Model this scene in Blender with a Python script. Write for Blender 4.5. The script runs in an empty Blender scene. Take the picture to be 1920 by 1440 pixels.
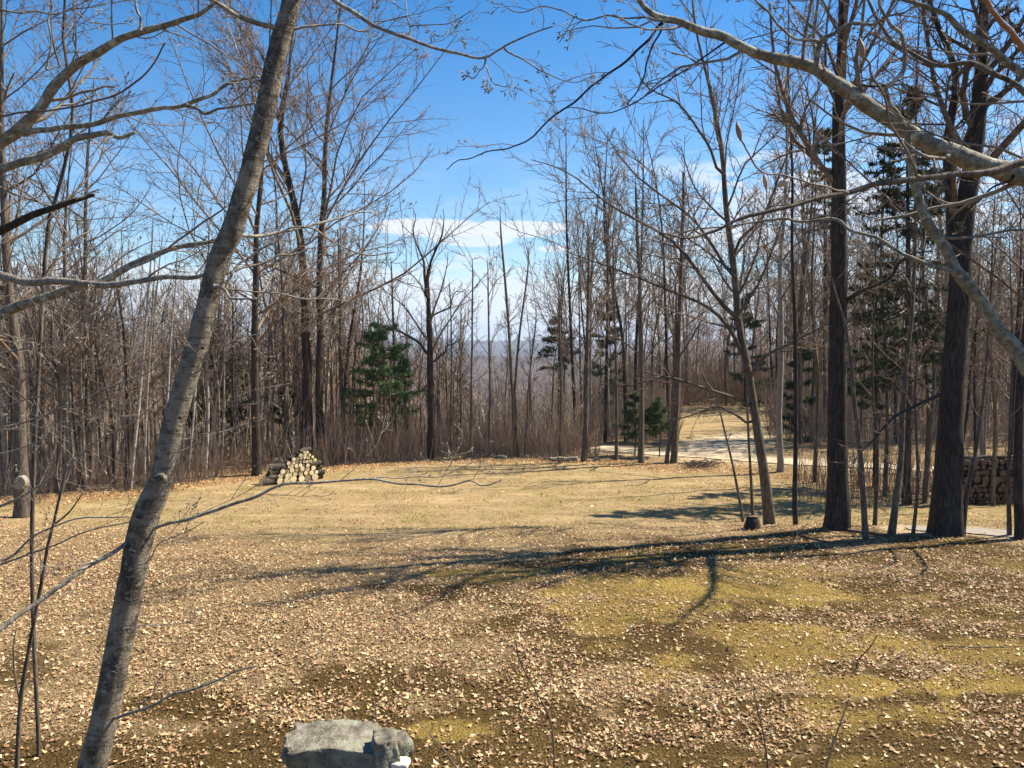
import bpy, math
import numpy as np
from mathutils import Vector

S = bpy.context.scene
COL = S.collection
# ------------------------------------------------------------------ camera
F, CX, CY, HOR = 1507.0, 960.0, 720.0, 640.0
TILT = math.atan((CY - HOR) / F)
CAMZ = 5.4
cam_d = bpy.data.cameras.new('camera'); cam = bpy.data.objects.new('camera', cam_d); COL.objects.link(cam)
cam.location = (0, 0, CAMZ); cam.rotation_euler = (math.pi / 2 - TILT, 0, 0)
cam_d.sensor_width = 36; cam_d.lens = 36 * F / 1920; cam_d.clip_end = 30000; cam_d.clip_start = 0.05
S.camera = cam
S.render.resolution_x, S.render.resolution_y = 1024, 768
# ------------------------------------------------------------------ light
SUN_EL = math.radians(50); SUN_AZ = math.atan2(0.94, 0.32)
sd = Vector((math.sin(SUN_AZ) * math.cos(SUN_EL), math.cos(SUN_AZ) * math.cos(SUN_EL), math.sin(SUN_EL)))
sl = bpy.data.lights.new('sun', 'SUN'); sl.energy = 4.9; sl.angle = math.radians(0.5); sl.color = (1.0, 0.90, 0.75)
so = bpy.data.objects.new('sun', sl); COL.objects.link(so); so.rotation_euler = sd.to_track_quat('Z', 'Y').to_euler()
so.location = (40, 20, 60)
S.view_settings.view_transform = 'Standard'; S.view_settings.look = 'None'
S.view_settings.gamma = 1; S.view_settings.use_curve_mapping = False
S.view_settings.exposure = 1.2
SKY_STRENGTH = 0.066

class NT:
    """small node helper"""
    def __init__(s, tree): s.t = tree; s.n = tree.nodes; s.l = tree.links
    def new(s, kind, **kw):
        n = s.n.new(kind)
        for k, v in kw.items():
            if k.startswith('i_'):
                key = k[2:]; key = int(key) if key.isdigit() else key.replace('_', ' ')
                s.put(n.inputs[key], v)
            else: setattr(n, k, v)
        return n
    def put(s, sock, v):
        if isinstance(v, bpy.types.NodeSocket): s.l.new(v, sock)
        else: sock.default_value = v
    def math(s, op, a, b=0.0, c=0.0, clamp=False):
        n = s.n.new('ShaderNodeMath'); n.operation = op; n.use_clamp = clamp
        s.put(n.inputs[0], a); s.put(n.inputs[1], b); s.put(n.inputs[2], c); return n.outputs[0]
    def mix(s, f, a, b):
        n = s.n.new('ShaderNodeMix'); n.data_type = 'RGBA'
        s.put(n.inputs[0], f)
        s.put(n.inputs[6], a if isinstance(a, bpy.types.NodeSocket) else (*a, 1)); s.put(n.inputs[7], b if isinstance(b, bpy.types.NodeSocket) else (*b, 1))
        return n.outputs[2]
    def step(s, v, a, b, lo=0.0, hi=1.0):
        n = s.n.new('ShaderNodeMapRange'); n.interpolation_type = 'SMOOTHSTEP'
        s.put(n.inputs[0], v); s.put(n.inputs[1], a); s.put(n.inputs[2], b); s.put(n.inputs[3], lo); s.put(n.inputs[4], hi)
        return n.outputs[0]
    def noise(s, vec, scale, detail=4, rough=0.55, dist=0.0):
        n = s.n.new('ShaderNodeTexNoise'); s.put(n.inputs['Vector'], vec)
        n.inputs['Scale'].default_value = scale; n.inputs['Detail'].default_value = detail
        n.inputs['Roughness'].default_value = rough; n.inputs['Distortion'].default_value = dist
        return n.outputs[0]
    def scale(s, vec, sx, sy, sz):
        n = s.n.new('ShaderNodeVectorMath'); n.operation = 'MULTIPLY'
        s.put(n.inputs[0], vec); n.inputs[1].default_value = (sx, sy, sz); return n.outputs[0]

# ------------------------------------------------------------------ world
W = bpy.data.worlds.new('World'); S.world = W; W.use_nodes = True
g = NT(W.node_tree); g.n.clear()
sky = g.new('ShaderNodeTexSky', sky_type='NISHITA', sun_disc=False, sun_elevation=SUN_EL, sun_rotation=SUN_AZ,
            altitude=300, air_density=1.0, dust_density=0.4, ozone_density=2.5)
hs = g.new('ShaderNodeHueSaturation'); hs.inputs['Saturation'].default_value = 1.36; hs.inputs['Value'].default_value = 1.15
g.put(hs.inputs['Color'], sky.outputs[0])
tc = g.new('ShaderNodeTexCoord')
sep = g.new('ShaderNodeSeparateXYZ'); g.put(sep.inputs[0], tc.outputs['Generated'])
X, Y, Z = sep.outputs
hyp = g.math('SQRT', g.math('ADD', g.math('MULTIPLY', X, X), g.math('MULTIPLY', Y, Y)))
el = g.math('MULTIPLY', g.math('ARCTAN2', Z, hyp), 57.2958)
az = g.math('MULTIPLY', g.math('ARCTAN2', X, Y), 57.2958)
cmb = g.new('ShaderNodeCombineXYZ'); g.put(cmb.inputs[0], g.math('MULTIPLY', az, 0.16)); g.put(cmb.inputs[1], g.math('MULTIPLY', el, 0.75))
g.put(hs.inputs['Saturation'], g.step(el, 6.0, 30.0, 1.32, 1.44)); g.put(hs.inputs['Value'], g.step(el, 6.0, 30.0, 1.17, 1.12))
n1 = g.noise(cmb.outputs[0], 1.0, 6, 0.6, 0.3)
n2 = g.noise(g.scale(cmb.outputs[0], 0.35, 0.9, 1), 1.0, 4, 0.5)
# low bank of cloud near the horizon, thinning upward
bank = g.math('MULTIPLY', g.step(g.math('ADD', n1, g.math('MULTIPLY', g.math('SUBTRACT', 4.2, el), 0.09)), 0.34, 0.56), g.step(el, 11.0, 3.0))
# a second broken layer that thickens to the right side of the sky
brk = g.math('MULTIPLY', g.step(n1, 0.44, 0.58), g.math('MULTIPLY', g.step(el, 14.5, 10.5), g.step(el, 3.0, 6.0)))
brk = g.math('MULTIPLY', brk, g.step(az, 5.0, 16.0, 0.12, 1.0))
# lens-shaped white cloud
def lens_cloud(a0, e0, ra, re, amp):
    da = g.math('DIVIDE', g.math('SUBTRACT', az, a0), ra); de = g.math('DIVIDE', g.math('SUBTRACT', el, e0), re)
    d = g.math('ADD', g.math('MULTIPLY', da, da), g.math('MULTIPLY', de, de))
    d = g.math('ADD', d, g.math('MULTIPLY', g.math('SUBTRACT', n1, 0.5), 1.7))
    return g.math('MULTIPLY', g.step(d, 1.12, 0.62), amp)
cl = lens_cloud(0.2, 7.9, 4.6, 0.60, 0.95)
for a in ((-5.6, 7.9, 4.6, 0.70, 1.0), (-3.0, 7.2, 3.2, 0.6, 0.8), (3.0, 6.5, 1.3, 0.25, 0.8), (-2.6, 5.9, 1.6, 0.35, 0.5), (14.5, 7.3, 5.0, 0.5, 0.9), (21.0, 9.2, 5.0, 1.2, 0.8), (-17, 4.2, 6, 1.2, .6)):
    cl = g.math('MAXIMUM', cl, lens_cloud(*a))
cl = g.math('MAXIMUM', cl, g.math('MAXIMUM', g.math('MULTIPLY', bank, 0.85), g.math('MULTIPLY', brk, 0.8)))
cl = g.math('MULTIPLY', cl, g.step(el, -1.0, 0.5), clamp=True)
shade = g.mix(n2, (5.6, 6.2, 7.1), (7.0, 7.2, 7.4))
bg = g.new('ShaderNodeBackground', i_Strength=SKY_STRENGTH); g.put(bg.inputs[0], g.mix(cl, hs.outputs[0], shade))
wo = g.new('ShaderNodeOutputWorld'); g.put(wo.inputs[0], bg.outputs[0])

# ------------------------------------------------------------------ numpy helpers
cT, sT = math.cos(TILT), math.sin(TILT)
def ray(px, py):
    u = (np.asarray(px, float) - CX) / F; v = -(np.asarray(py, float) - CY) / F
    return np.stack([u, cT + v * sT, -sT + v * cT], -1)
def P(px, py, D):
    r = ray(px, py); return np.array([0, 0, CAMZ]) + r * (np.asarray(D, float)[..., None] / r[..., 1:2])
def hash2(ix, iy, seed):
    h = (ix.astype(np.int64) * 374761393 + iy.astype(np.int64) * 668265263 + seed * 1442695041) & 0xffffffff
    h = ((h ^ (h >> 13)) * 1274126177) & 0xffffffff
    return ((h ^ (h >> 16)) & 0xffffff) / 16777215.0
def vnoise(x, y, seed=0):
    x = np.asarray(x, float); y = np.asarray(y, float)
    ix, iy = np.floor(x), np.floor(y); fx, fy = x - ix, y - iy
    fx = fx * fx * (3 - 2 * fx); fy = fy * fy * (3 - 2 * fy)
    a = hash2(ix, iy, seed); b = hash2(ix + 1, iy, seed); c = hash2(ix, iy + 1, seed); d = hash2(ix + 1, iy + 1, seed)
    return (a * (1 - fx) + b * fx) * (1 - fy) + (c * (1 - fx) + d * fx) * fy
def fbm(x, y, seed=0, o=4):
    s = 0; a = 0.5; t = 0
    for i in range(o): s = s + a * vnoise(x * 2 ** i + 17 * i, y * 2 ** i - 9 * i, seed + i); t += a; a *= 0.5
    return s / t
def ss(x, a, b):
    t = np.clip((x - a) / (b - a), 0, 1); return t * t * (3 - 2 * t)

PY = [-40, 0, 4, 7, 12, 16, 18.2, 19.5, 21.5, 25, 30, 36, 60, 90]
PZ = [3.0, 2.2, 1.9, 1.72, 1.45, 1.24, 1.12, 0.86, 0.58, 0.26, 0.05, 0.0, 0.0, 0.0]
def gz(x, y):
    x = np.asarray(x, float); y = np.asarray(y, float)
    z = np.interp(y, PY, PZ)
    y0 = 37.5 + 36 * ss(x, 3, 12) - 9 * ss(-x, 9, 20)
    t = np.maximum(y - y0, 0)
    z = z - np.minimum(0.12 * t * (t / (t + 4)), 60 + 0 * t) * (1 - ss(t, 480, 900) * 0.0)
    # shoulder of the bank on the right where the big trunks stand
    z = z + 0.10 * np.exp(-((y - 18.0) / 1.6) ** 2) * ss(x, 3, 7)
    z = z + (fbm(x * 0.33, y * 0.33, 5, 3) - 0.5) * 0.16 + (fbm(x * 2.3, y * 2.3, 8, 3) - 0.5) * 0.05
    return z
def hit(px, py):
    """where the line of sight through a photo pixel meets the ground"""
    r = ray(px, py); t = 1.0; o = np.array([0, 0, CAMZ])
    for i in range(4000):
        p = o + r * t
        if p[2] < gz(p[0], p[1]): break
        t *= 1.004
    return p

# lawn edge (far side), as seen running from the left edge to the right
EDGE = np.array([(-80, 950), (0, 945), (150, 938), (300, 925), (470, 897), (620, 881), (850, 866), (1100, 868), (1230, 880), (1420, 886), (1500, 905), (1620, 915), (1750, 925), (1930, 925)], float)
EW = np.array([hit(a, b) for a, b in EDGE])
def edge_y(x): return np.interp(x, EW[:, 0], EW[:, 1])
def near_y(x): return np.interp(x, [-16, -9, -5, -1, 3, 6, 9, 14], [20.5, 19, 17.2, 17.2, 18.6, 19.3, 18.6, 18.4])
def masks(x, y):
    """lawn, moss, litter amounts on the ground"""
    n = fbm(x * 0.5, y * 0.5, 21, 4); m = fbm(x * 0.42 + 5, y * 0.6, 33, 4); q = fbm(x * 1.6, y * 1.6, 40, 3)
    lawn = ss(y + (n - 0.5) * 5.0, near_y(x) - 1.8, near_y(x) + 1.5) * (1 - ss(y + (q - .5) * 1.2, edge_y(x) - 0.5, edge_y(x) + 0.5))
    px_ = CX + x / np.maximum(y, 1) * F
    beyond = ss(x, 3, 7) * ss(y, 33.5, 35) * (1 - ss(y, 66, 74)) * ss(px_, 1235, 1290) * (1 - ss(px_, 1440, 1500)) * ss(y + 0 * x, 30, 31)
    lawn = np.maximum(lawn, beyond * (0.75 + 0.25 * ss(n, 0.4, 0.6)))
    fg = 1 - lawn
    near = 1 - ss(y, 16.5, 19.5)
    moss = 0.55 * ss(m + 0.5 * (q - .5), 0.53, 0.66) * near * (0.15 + 0.85 * ss(x, -1.5, 1.2))
    dark = 0.0 * x; drift = 0.0 * x
    def patch(lst, amp=2.0):
        o = 0.0 * x
        for (a, b, rx, ry) in lst:
            h = MH.setdefault((a, b), hit(a, b)); d = np.hypot((x - h[0]) / rx, (y - h[1]) / ry)
            o = np.maximum(o, 1 - ss(d + (q - .5) * amp + (m - .5) * 1.0, 0.2, 1.35))
        return o
    moss = np.maximum(moss, patch(((1330, 1105, 2.4, 1.1), (1200, 1150, 1.6, .9), (1460, 1215, 1.5, 1.0), (1130, 1095, 1.5, .8), (1780, 1215, 1.6, .7), (930, 1078, 1.4, .6), (1580, 1120, 1.5, .6), (1400, 1085, 1.9, .8), (1680, 1290, .9, .5), (1700, 1340, 1.0, .45), (1290, 1240, .8, .5), (840, 1370, .6, .35), (1880, 1280, .8, .4))))
    dark = patch(((330, 1330, .8, .5), (700, 1280, 1.1, .55), (850, 1290, .8, .4), (900, 1350, 1.0, .45), (1000, 1400, 1.2, .4), (450, 1400, 1.3, .4), (1450, 1340, 1.4, .45), (1650, 1370, 1.6, .45), (1850, 1410, 1.2, .4), (1150, 1425, 1.2, .3), (1080, 1060, 1.6, .5), (1250, 1040, 2.2, .6), (800, 1100, 1.6, .6)), 2.2)  # darker brown ground along the bottom and below the bank
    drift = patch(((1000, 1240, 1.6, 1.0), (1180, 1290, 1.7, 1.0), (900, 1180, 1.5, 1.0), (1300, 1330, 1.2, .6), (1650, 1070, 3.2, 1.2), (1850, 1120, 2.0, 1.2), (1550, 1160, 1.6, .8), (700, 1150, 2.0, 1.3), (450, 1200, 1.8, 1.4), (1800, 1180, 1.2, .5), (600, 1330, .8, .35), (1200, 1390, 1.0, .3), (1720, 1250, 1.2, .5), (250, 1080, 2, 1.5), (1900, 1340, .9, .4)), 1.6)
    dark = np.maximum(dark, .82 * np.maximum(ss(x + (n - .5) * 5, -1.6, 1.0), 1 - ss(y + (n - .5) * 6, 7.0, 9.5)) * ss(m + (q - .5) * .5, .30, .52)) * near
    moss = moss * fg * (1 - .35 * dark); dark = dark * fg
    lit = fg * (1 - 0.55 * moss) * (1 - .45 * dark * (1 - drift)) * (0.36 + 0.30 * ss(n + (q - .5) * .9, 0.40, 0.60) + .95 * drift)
    d = np.full(np.shape(x), 99.0)
    for pts, hw in GRAV:
        for (ax, ay), (bx_, by_) in zip(pts[:-1], pts[1:]):
            t = np.clip(((x - ax) * (bx_ - ax) + (y - ay) * (by_ - ay)) / ((bx_ - ax) ** 2 + (by_ - ay) ** 2), 0, 1)
            d = np.minimum(d, np.hypot(x - ax - t * (bx_ - ax), y - ay - t * (by_ - ay)) / hw)
    grav = 1 - ss(d + (q - .5) * .9 + (n - .5) * .8, .65, 1.15)
    return lawn, moss * (1 - grav), np.clip(lit, 0, 1.2) * (1 - grav), dark * (1 - grav), grav
MH = {}; GRAV = []

def make_mesh(name, v, faces, mats, smooth=True, cols=None, midx=None):
    """faces: list of int arrays (n,k)"""
    me = bpy.data.meshes.new(name)
    v = np.ascontiguousarray(v, dtype=np.float32)
    faces = [np.asarray(f, np.int32) for f in faces if len(f)]
    nl = sum(f.size for f in faces); npol = sum(len(f) for f in faces)
    me.vertices.add(len(v)); me.vertices.foreach_set('co', v.ravel())
    me.loops.add(nl); me.loops.foreach_set('vertex_index', np.concatenate([f.ravel() for f in faces]))
    tot = np.concatenate([np.full(len(f), f.shape[1], np.int32) for f in faces])
    st = np.concatenate([[0], np.cumsum(tot)[:-1]]).astype(np.int32)
    me.polygons.add(npol); me.polygons.foreach_set('loop_start', st)
    try: me.polygons.foreach_set('loop_total', tot)
    except Exception: pass
    me.polygons.foreach_set('use_smooth', np.full(npol, smooth, bool))
    for m in (mats if isinstance(mats, (list, tuple)) else [mats]): me.materials.append(m)
    if midx is not None: me.polygons.foreach_set('material_index', np.asarray(midx, np.int32))
    if cols is not None:
        ca = me.color_attributes.new('tint', 'FLOAT_COLOR', 'POINT')
        c = np.ones((len(v), 4), np.float32); c[:, :cols.shape[1]] = cols
        ca.data.foreach_set('color', c.ravel())
    me.update(calc_edges=True); me.validate()
    return me
def link(name, me, parent=None, loc=(0, 0, 0)):
    o = bpy.data.objects.new(name, me); COL.objects.link(o); o.location = loc
    if parent: o.parent = parent
    return o
def tag(o, label, cat=None, group=None, kind=None):
    if label: o['label'] = label
    if cat: o['category'] = cat
    if group: o['group'] = group
    if kind: o['kind'] = kind
    return o
def thing(name, label, cat, loc, group=None):
    o = bpy.data.objects.new(name, None); COL.objects.link(o); o.location = loc; o.empty_display_size = 0.3
    return tag(o, label, cat, group)

def unit(a): return a / np.maximum(np.linalg.norm(a, axis=-1, keepdims=True), 1e-9)
def tubes(batch, cap=False):
    """batch: list of (P (k,N,3), R (k,N), sides) -> verts, [faces...]"""
    V, Fq, Ft = [], [], []; off = 0
    for Pp, R, s in batch:
        k, N = R.shape
        if N == 2 and s == 3:      # finest twigs: three-sided points
            t_ = unit(Pp[:, 1] - Pp[:, 0]); a_ = unit(np.cross(t_, np.where(np.abs(t_[:, 2:3]) < .75, [[0, 0, 1.0]], [[1.0, .15, 0]]))); b_ = np.cross(t_, a_)
            ri = [Pp[:, 0] + (a_ * math.cos(q) + b_ * math.sin(q)) * R[:, 0:1] * 1.3 for q in (0, 2.094, 4.189)]
            V.append(np.stack(ri + [Pp[:, 1]], 1).reshape(-1, 3)); o_ = off + np.arange(k)[:, None] * 4
            Ft.append(np.concatenate([o_ + np.array([i, (i + 1) % 3, 3]) for i in range(3)])); off += 4 * k; continue
        T = unit(np.gradient(Pp, axis=1))
        mt = unit(T.mean(axis=1))
        ref = np.where(np.abs(mt[:, 2:3]) < 0.75, np.array([[0, 0, 1.0]]), np.array([[1.0, 0.15, 0]]))
        A = unit(np.cross(T, ref[:, None, :])); B = np.cross(T, A)
        th = np.arange(s) * 2 * np.pi / s
        ring = (A[:, :, None, :] * np.cos(th)[None, None, :, None] + B[:, :, None, :] * np.sin(th)[None, None, :, None])
        v = Pp[:, :, None, :] + ring * R[:, :, None, None]
        V.append(v.reshape(-1, 3))
        base = off + np.arange(k)[:, None, None] * N * s
        i = np.arange(N - 1)[None, :, None] * s; j = np.arange(s)[None, None, :]; j2 = (j + 1) % s
        q = np.stack([base + i + j, base + i + j2, base + i + s + j2, base + i + s + j], -1).reshape(-1, 4)
        Fq.append(q)
        if cap:
            for e in (N - 1,):
                c = v[:, e].mean(axis=1) + T[:, e] * R[:, e:e + 1] * 0.3
                ci = off + k * N * s + np.arange(k); V.append(c); 
                b = off + np.arange(k)[:, None] * N * s + e * s
                Ft.append(np.stack([b + np.arange(s), b + (np.arange(s) + 1) % s, np.repeat(ci[:, None], s, 1)], -1).reshape(-1, 3))
            off += k
        off += k * N * s
    return np.concatenate(V), ([np.concatenate(Fq)] if Fq else []) + ([np.concatenate(Ft)] if Ft else [])
def smooth_path(pts, rad, n):
    """Catmull-Rom through points, resampled to n"""
    p = np.asarray(pts, float); r = np.asarray(rad, float)
    if len(p) < 3: t = np.linspace(0, 1, n); return p[0] + (p[-1] - p[0]) * t[:, None], r[0] + (r[-1] - r[0]) * t
    q = np.vstack([2 * p[0] - p[1], p, 2 * p[-1] - p[-2]])
    d = np.concatenate([[0], np.cumsum(np.linalg.norm(np.diff(p, axis=0), axis=1))]); d /= d[-1]
    tt = np.linspace(0, 1, n); out = []
    seg = np.clip(np.searchsorted(d, tt, 'right') - 1, 0, len(p) - 2)
    u = ((tt - d[seg]) / np.maximum(d[seg + 1] - d[seg], 1e-9))[:, None]
    a, b, c, e = q[seg], q[seg + 1], q[seg + 2], q[seg + 3]
    return 0.5 * ((2 * b) + (c - a) * u + (2 * a - 5 * b + 4 * c - e) * u ** 2 + (3 * b - a - 3 * c + e) * u ** 3), np.interp(tt, d, r)
def grow(par, rng, cnt, t0, t1, lf, ang, up, wob, N, rr, rmin, taper=0.25, flat=0.0, lpow=0.6, side=None):
    """children of polylines par=(P,R). vectorised"""
    Pp, R = par; k, M = R.shape
    L = np.linalg.norm(np.diff(Pp, axis=1), axis=2).sum(1)
    n = k * cnt; pi = np.repeat(np.arange(k), cnt)
    t = t0 + (t1 - t0) * (np.tile(np.arange(cnt), k) + rng.random(n)) / cnt
    f = t * (M - 1); i0 = np.clip(f.astype(int), 0, M - 2); w = (f - i0)[:, None]
    p0 = Pp[pi, i0] * (1 - w) + Pp[pi, i0 + 1] * w; r0 = R[pi, i0] * (1 - w[:, 0]) + R[pi, i0 + 1] * w[:, 0]
    T = unit(Pp[pi, i0 + 1] - Pp[pi, i0])
    v = rng.normal(size=(n, 3)); v[:, 2] *= (1 - flat)
    if side is not None: v += side
    pr = unit(v - (v * T).sum(1, keepdims=True) * T)
    a = np.radians(ang[0] + (ang[1] - ang[0]) * rng.random(n))[:, None]
    d = unit(np.cos(a) * T + np.sin(a) * pr)
    ln = (lf if np.ndim(lf) == 0 else lf) * L[pi] * (1 - lpow * t) * (0.55 + 0.75 * rng.random(n))
    pts = [p0]
    wv = rng.normal(size=(n, 3)) * wob
    for s in range(N - 1):
        pts.append(pts[-1] + d * (ln / (N - 1))[:, None])
        wv = 0.4 * wv + rng.normal(size=(n, 3)) * wob
        d = unit(d + wv + np.array([0, 0, up]) / (N - 1))
    Q = np.stack(pts, 1)
    r = np.maximum(np.minimum(r0 * rr * (0.7 + 0.5 * rng.random(n)), r0 * 0.8), rmin)
    Rr = r[:, None] * np.linspace(1, taper, N)[None, :]
    return Q, np.maximum(Rr, rmin * 0.5)

# ------------------------------------------------------------------ materials
def mat(name):
    m = bpy.data.materials.new(name); m.use_nodes = True; h = NT(m.node_tree); h.n.clear()
    bs = h.new('ShaderNodeBsdfPrincipled'); ou = h.new('ShaderNodeOutputMaterial'); h.put(ou.inputs[0], bs.outputs[0])
    bs.inputs['Specular IOR Level'].default_value = 0.2; bs.inputs['Roughness'].default_value = 0.85
    return m, h, bs
def bump(h, bs, height, strength, dist):
    b = h.new('ShaderNodeBump', i_Strength=strength, i_Distance=dist); h.put(b.inputs['Height'], height); h.put(bs.inputs['Normal'], b.outputs[0])
def bark(name, dark, light, sc=(26, 26, 5), bs_=1.0, lichen=None, rough=0.85, rand=0.25):
    m, h, bs = mat(name); tc = h.new('ShaderNodeTexCoord'); oi = h.new('ShaderNodeObjectInfo')
    v = h.scale(tc.outputs['Object'], *sc)
    n = h.noise(v, 1, 5, 0.65, 0.4); b = h.noise(tc.outputs['Object'], 1.7, 4, 0.6)
    c = h.mix(h.step(n, 0.34, 0.68), dark, light)
    c = h.mix(h.math('MULTIPLY', h.step(b, 0.35, 0.65), 0.35), c, tuple(x * 0.55 for x in dark))
    if lichen:
        l = h.noise(tc.outputs['Object'], 9, 5, 0.7, 1.0)
        c = h.mix(h.math('MULTIPLY', h.step(l, 0.54, 0.62), 0.75), c, lichen)
    vv = h.new('ShaderNodeHueSaturation'); h.put(vv.inputs['Color'], c)
    h.put(vv.inputs['Value'], h.math('ADD', 1 - rand / 2, h.math('MULTIPLY', oi.outputs['Random'], rand)))
    h.put(bs.inputs['Base Color'], vv.outputs[0]); bs.inputs['Roughness'].default_value = rough
    bump(h, bs, n, 0.7 * bs_, 0.02); return m
M = {}
M['dark'] = bark('dark_furrowed_bark', (0.020, 0.015, 0.011), (0.085, 0.067, 0.052), (30, 30, 4), 1.2)
M['mid'] = bark('grey_brown_bark', (0.055, 0.042, 0.031), (0.20, 0.16, 0.12), (34, 34, 5), 1.0)
M['pale'] = bark('pale_grey_bark', (0.15, 0.13, 0.105), (0.40, 0.355, 0.29), (40, 40, 10), .8, (0.34, 0.34, 0.29))
M['birch'] = bark('white_birch_bark', (0.22, 0.20, 0.18), (0.52, 0.49, 0.44), (9, 9, 22), .4)
M['twig'] = bark('twig_bark', (0.095, 0.066, 0.046), (0.27, 0.20, 0.145), (8, 8, 8), 0, rand=0.4)
M['woodtwig'] = bark('wood_twig_bark', (0.12, 0.088, 0.064), (0.36, 0.28, 0.21), (3, 3, 3), 0, rand=0.35)
M['twigpale'] = bark('pale_twig_bark', (0.15, 0.12, 0.095), (0.33, 0.28, 0.22), (14, 14, 14), 0.3)
M['branchgreen'] = bark('olive_grey_bark', (0.12, 0.108, 0.078), (0.33, 0.305, 0.235), (26, 26, 26), .7, (0.42, 0.42, 0.34))
M['brush'] = bark('reddish_stem_bark', (0.24, 0.17, 0.115), (0.50, 0.385, 0.28), (3, 3, 1), 0, rand=0)
M['farwood'] = bark('far_wood_bark', (0.18, 0.13, 0.10), (0.37, 0.285, 0.22), (.2, .2, .2), 0, rand=0)
M['logbark'] = bark('log_bark', (0.035, 0.028, 0.02), (0.12, 0.10, 0.075), (12, 12, 12), .8)
# smooth young bark with horizontal rings and stains for the near leaning trunk
m, h, bs = mat('near_trunk_bark'); tcn = h.new('ShaderNodeTexCoord'); ob = tcn.outputs['Object']
f1 = h.noise(h.scale(ob, 7, 7, 42), 1, 5, 0.7, 0.6); f2 = h.noise(ob, 5.5, 5, 0.65, 0.5); f3 = h.noise(h.scale(ob, 60, 60, 16), 1, 4, 0.7); f4 = h.noise(ob, 26, 4, 0.7, 0.8)
c = h.mix(h.step(f2, 0.38, 0.60), (0.065, 0.050, 0.032), (0.27, 0.225, 0.16))
c = h.mix(h.math('MULTIPLY', h.step(f1, 0.52, 0.62), 0.7), c, (0.05, 0.04, 0.03))
c = h.mix(h.math('MULTIPLY', h.step(f3, 0.45, 0.75), 0.35), c, (0.31, 0.285, 0.23))
c = h.mix(h.math('MULTIPLY', h.step(f4, 0.58, 0.64), 0.65), c, (0.40, 0.39, 0.33))
h.put(bs.inputs['Base Color'], c); bs.inputs['Roughness'].default_value = 0.7
bump(h, bs, h.math('ADD', h.math('ADD', f1, f3), h.math('MULTIPLY', f4, .6)), 1.0, 0.016); M['near'] = m
m, h, bs = mat('branch_scar'); tcn = h.new('ShaderNodeTexCoord')
h.put(bs.inputs['Base Color'], h.mix(h.noise(tcn.outputs['Object'], 40, 4), (0.03, 0.024, 0.018), (0.16, 0.13, 0.10))); M['scar'] = m
def plain(name, a, b, scale, rough=0.85, attr=False, trans=0):
    m, h, bs = mat(name); t = h.new('ShaderNodeTexCoord')
    c = h.mix(h.noise(t.outputs['Object'], scale, 5, 0.65), a, b)
    if attr:
        at = h.new('ShaderNodeAttribute', attribute_name='tint')
        mm = h.new('ShaderNodeMix', data_type='RGBA', blend_type='MULTIPLY'); mm.inputs[0].default_value = 1
        h.put(mm.inputs[6], c); h.put(mm.inputs[7], at.outputs['Color']); c = mm.outputs[2]
    h.put(bs.inputs['Base Color'], c); bs.inputs['Roughness'].default_value = rough
    if trans:
        tr = h.new('ShaderNodeBsdfTranslucent'); h.put(tr.inputs[0], c); mx = h.new('ShaderNodeMixShader'); mx.inputs[0].default_value = trans
        h.put(mx.inputs[1], bs.outputs[0]); h.put(mx.inputs[2], tr.outputs[0])
        o = [n for n in h.n if n.type == 'OUTPUT_MATERIAL'][0]; h.put(o.inputs[0], mx.outputs[0])
    return m
M['leaf'] = plain('dead_leaf', (0.75, 0.75, 0.75), (1.1, 1.1, 1.1), 60, 0.6, True, 0.15)
M['needle'] = plain('conifer_needles', (0.55, 0.55, 0.55), (1.25, 1.25, 1.25), 2.2, 0.6, True, 0.2)
M['blade'] = plain('grass_blades', (0.8, 0.8, 0.8), (1.2, 1.2, 1.2), 1.2, 0.7, True, 0.3)
M['bud'] = plain('bud_scales', (0.20, 0.10, 0.065), (0.42, 0.26, 0.17), 50, 0.5)
M['budpale'] = plain('open_bud_scales', (0.40, 0.24, 0.15), (0.62, 0.47, 0.33), 50, 0.5)
# cut wood with rings
m, h, bs = mat('cut_wood'); t = h.new('ShaderNodeTexCoord')
w = h.noise(t.outputs['Object'], 14, 4, 0.6); c = h.mix(w, (0.66, 0.53, 0.27), (0.88, 0.79, 0.50))
wv = h.new('ShaderNodeTexWave', wave_type='RINGS', rings_direction='Y'); wv.inputs['Scale'].default_value = 22; wv.inputs['Distortion'].default_value = 2; h.put(wv.inputs['Vector'], t.outputs['Object'])
c = h.mix(h.math('MULTIPLY', wv.outputs['Fac'], 0.25), c, (0.45, 0.30, 0.13)); oi = h.new('ShaderNodeObjectInfo'); c = h.mix(h.step(oi.outputs['Random'], .55, 1.0, 0, .6), c, (0.40, 0.28, 0.14)); h.put(bs.inputs['Base Color'], c); M['cut'] = m
M['cutbrown'] = plain('brown_cut_wood', (0.05, 0.032, 0.02), (0.21, 0.135, 0.085), 9)  # shade of the right-hand stack put into the brown; also tops the stump
M['cutgrey'] = plain('grey_cut_wood', (0.16, 0.145, 0.11), (0.34, 0.31, 0.24), 24)
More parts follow.
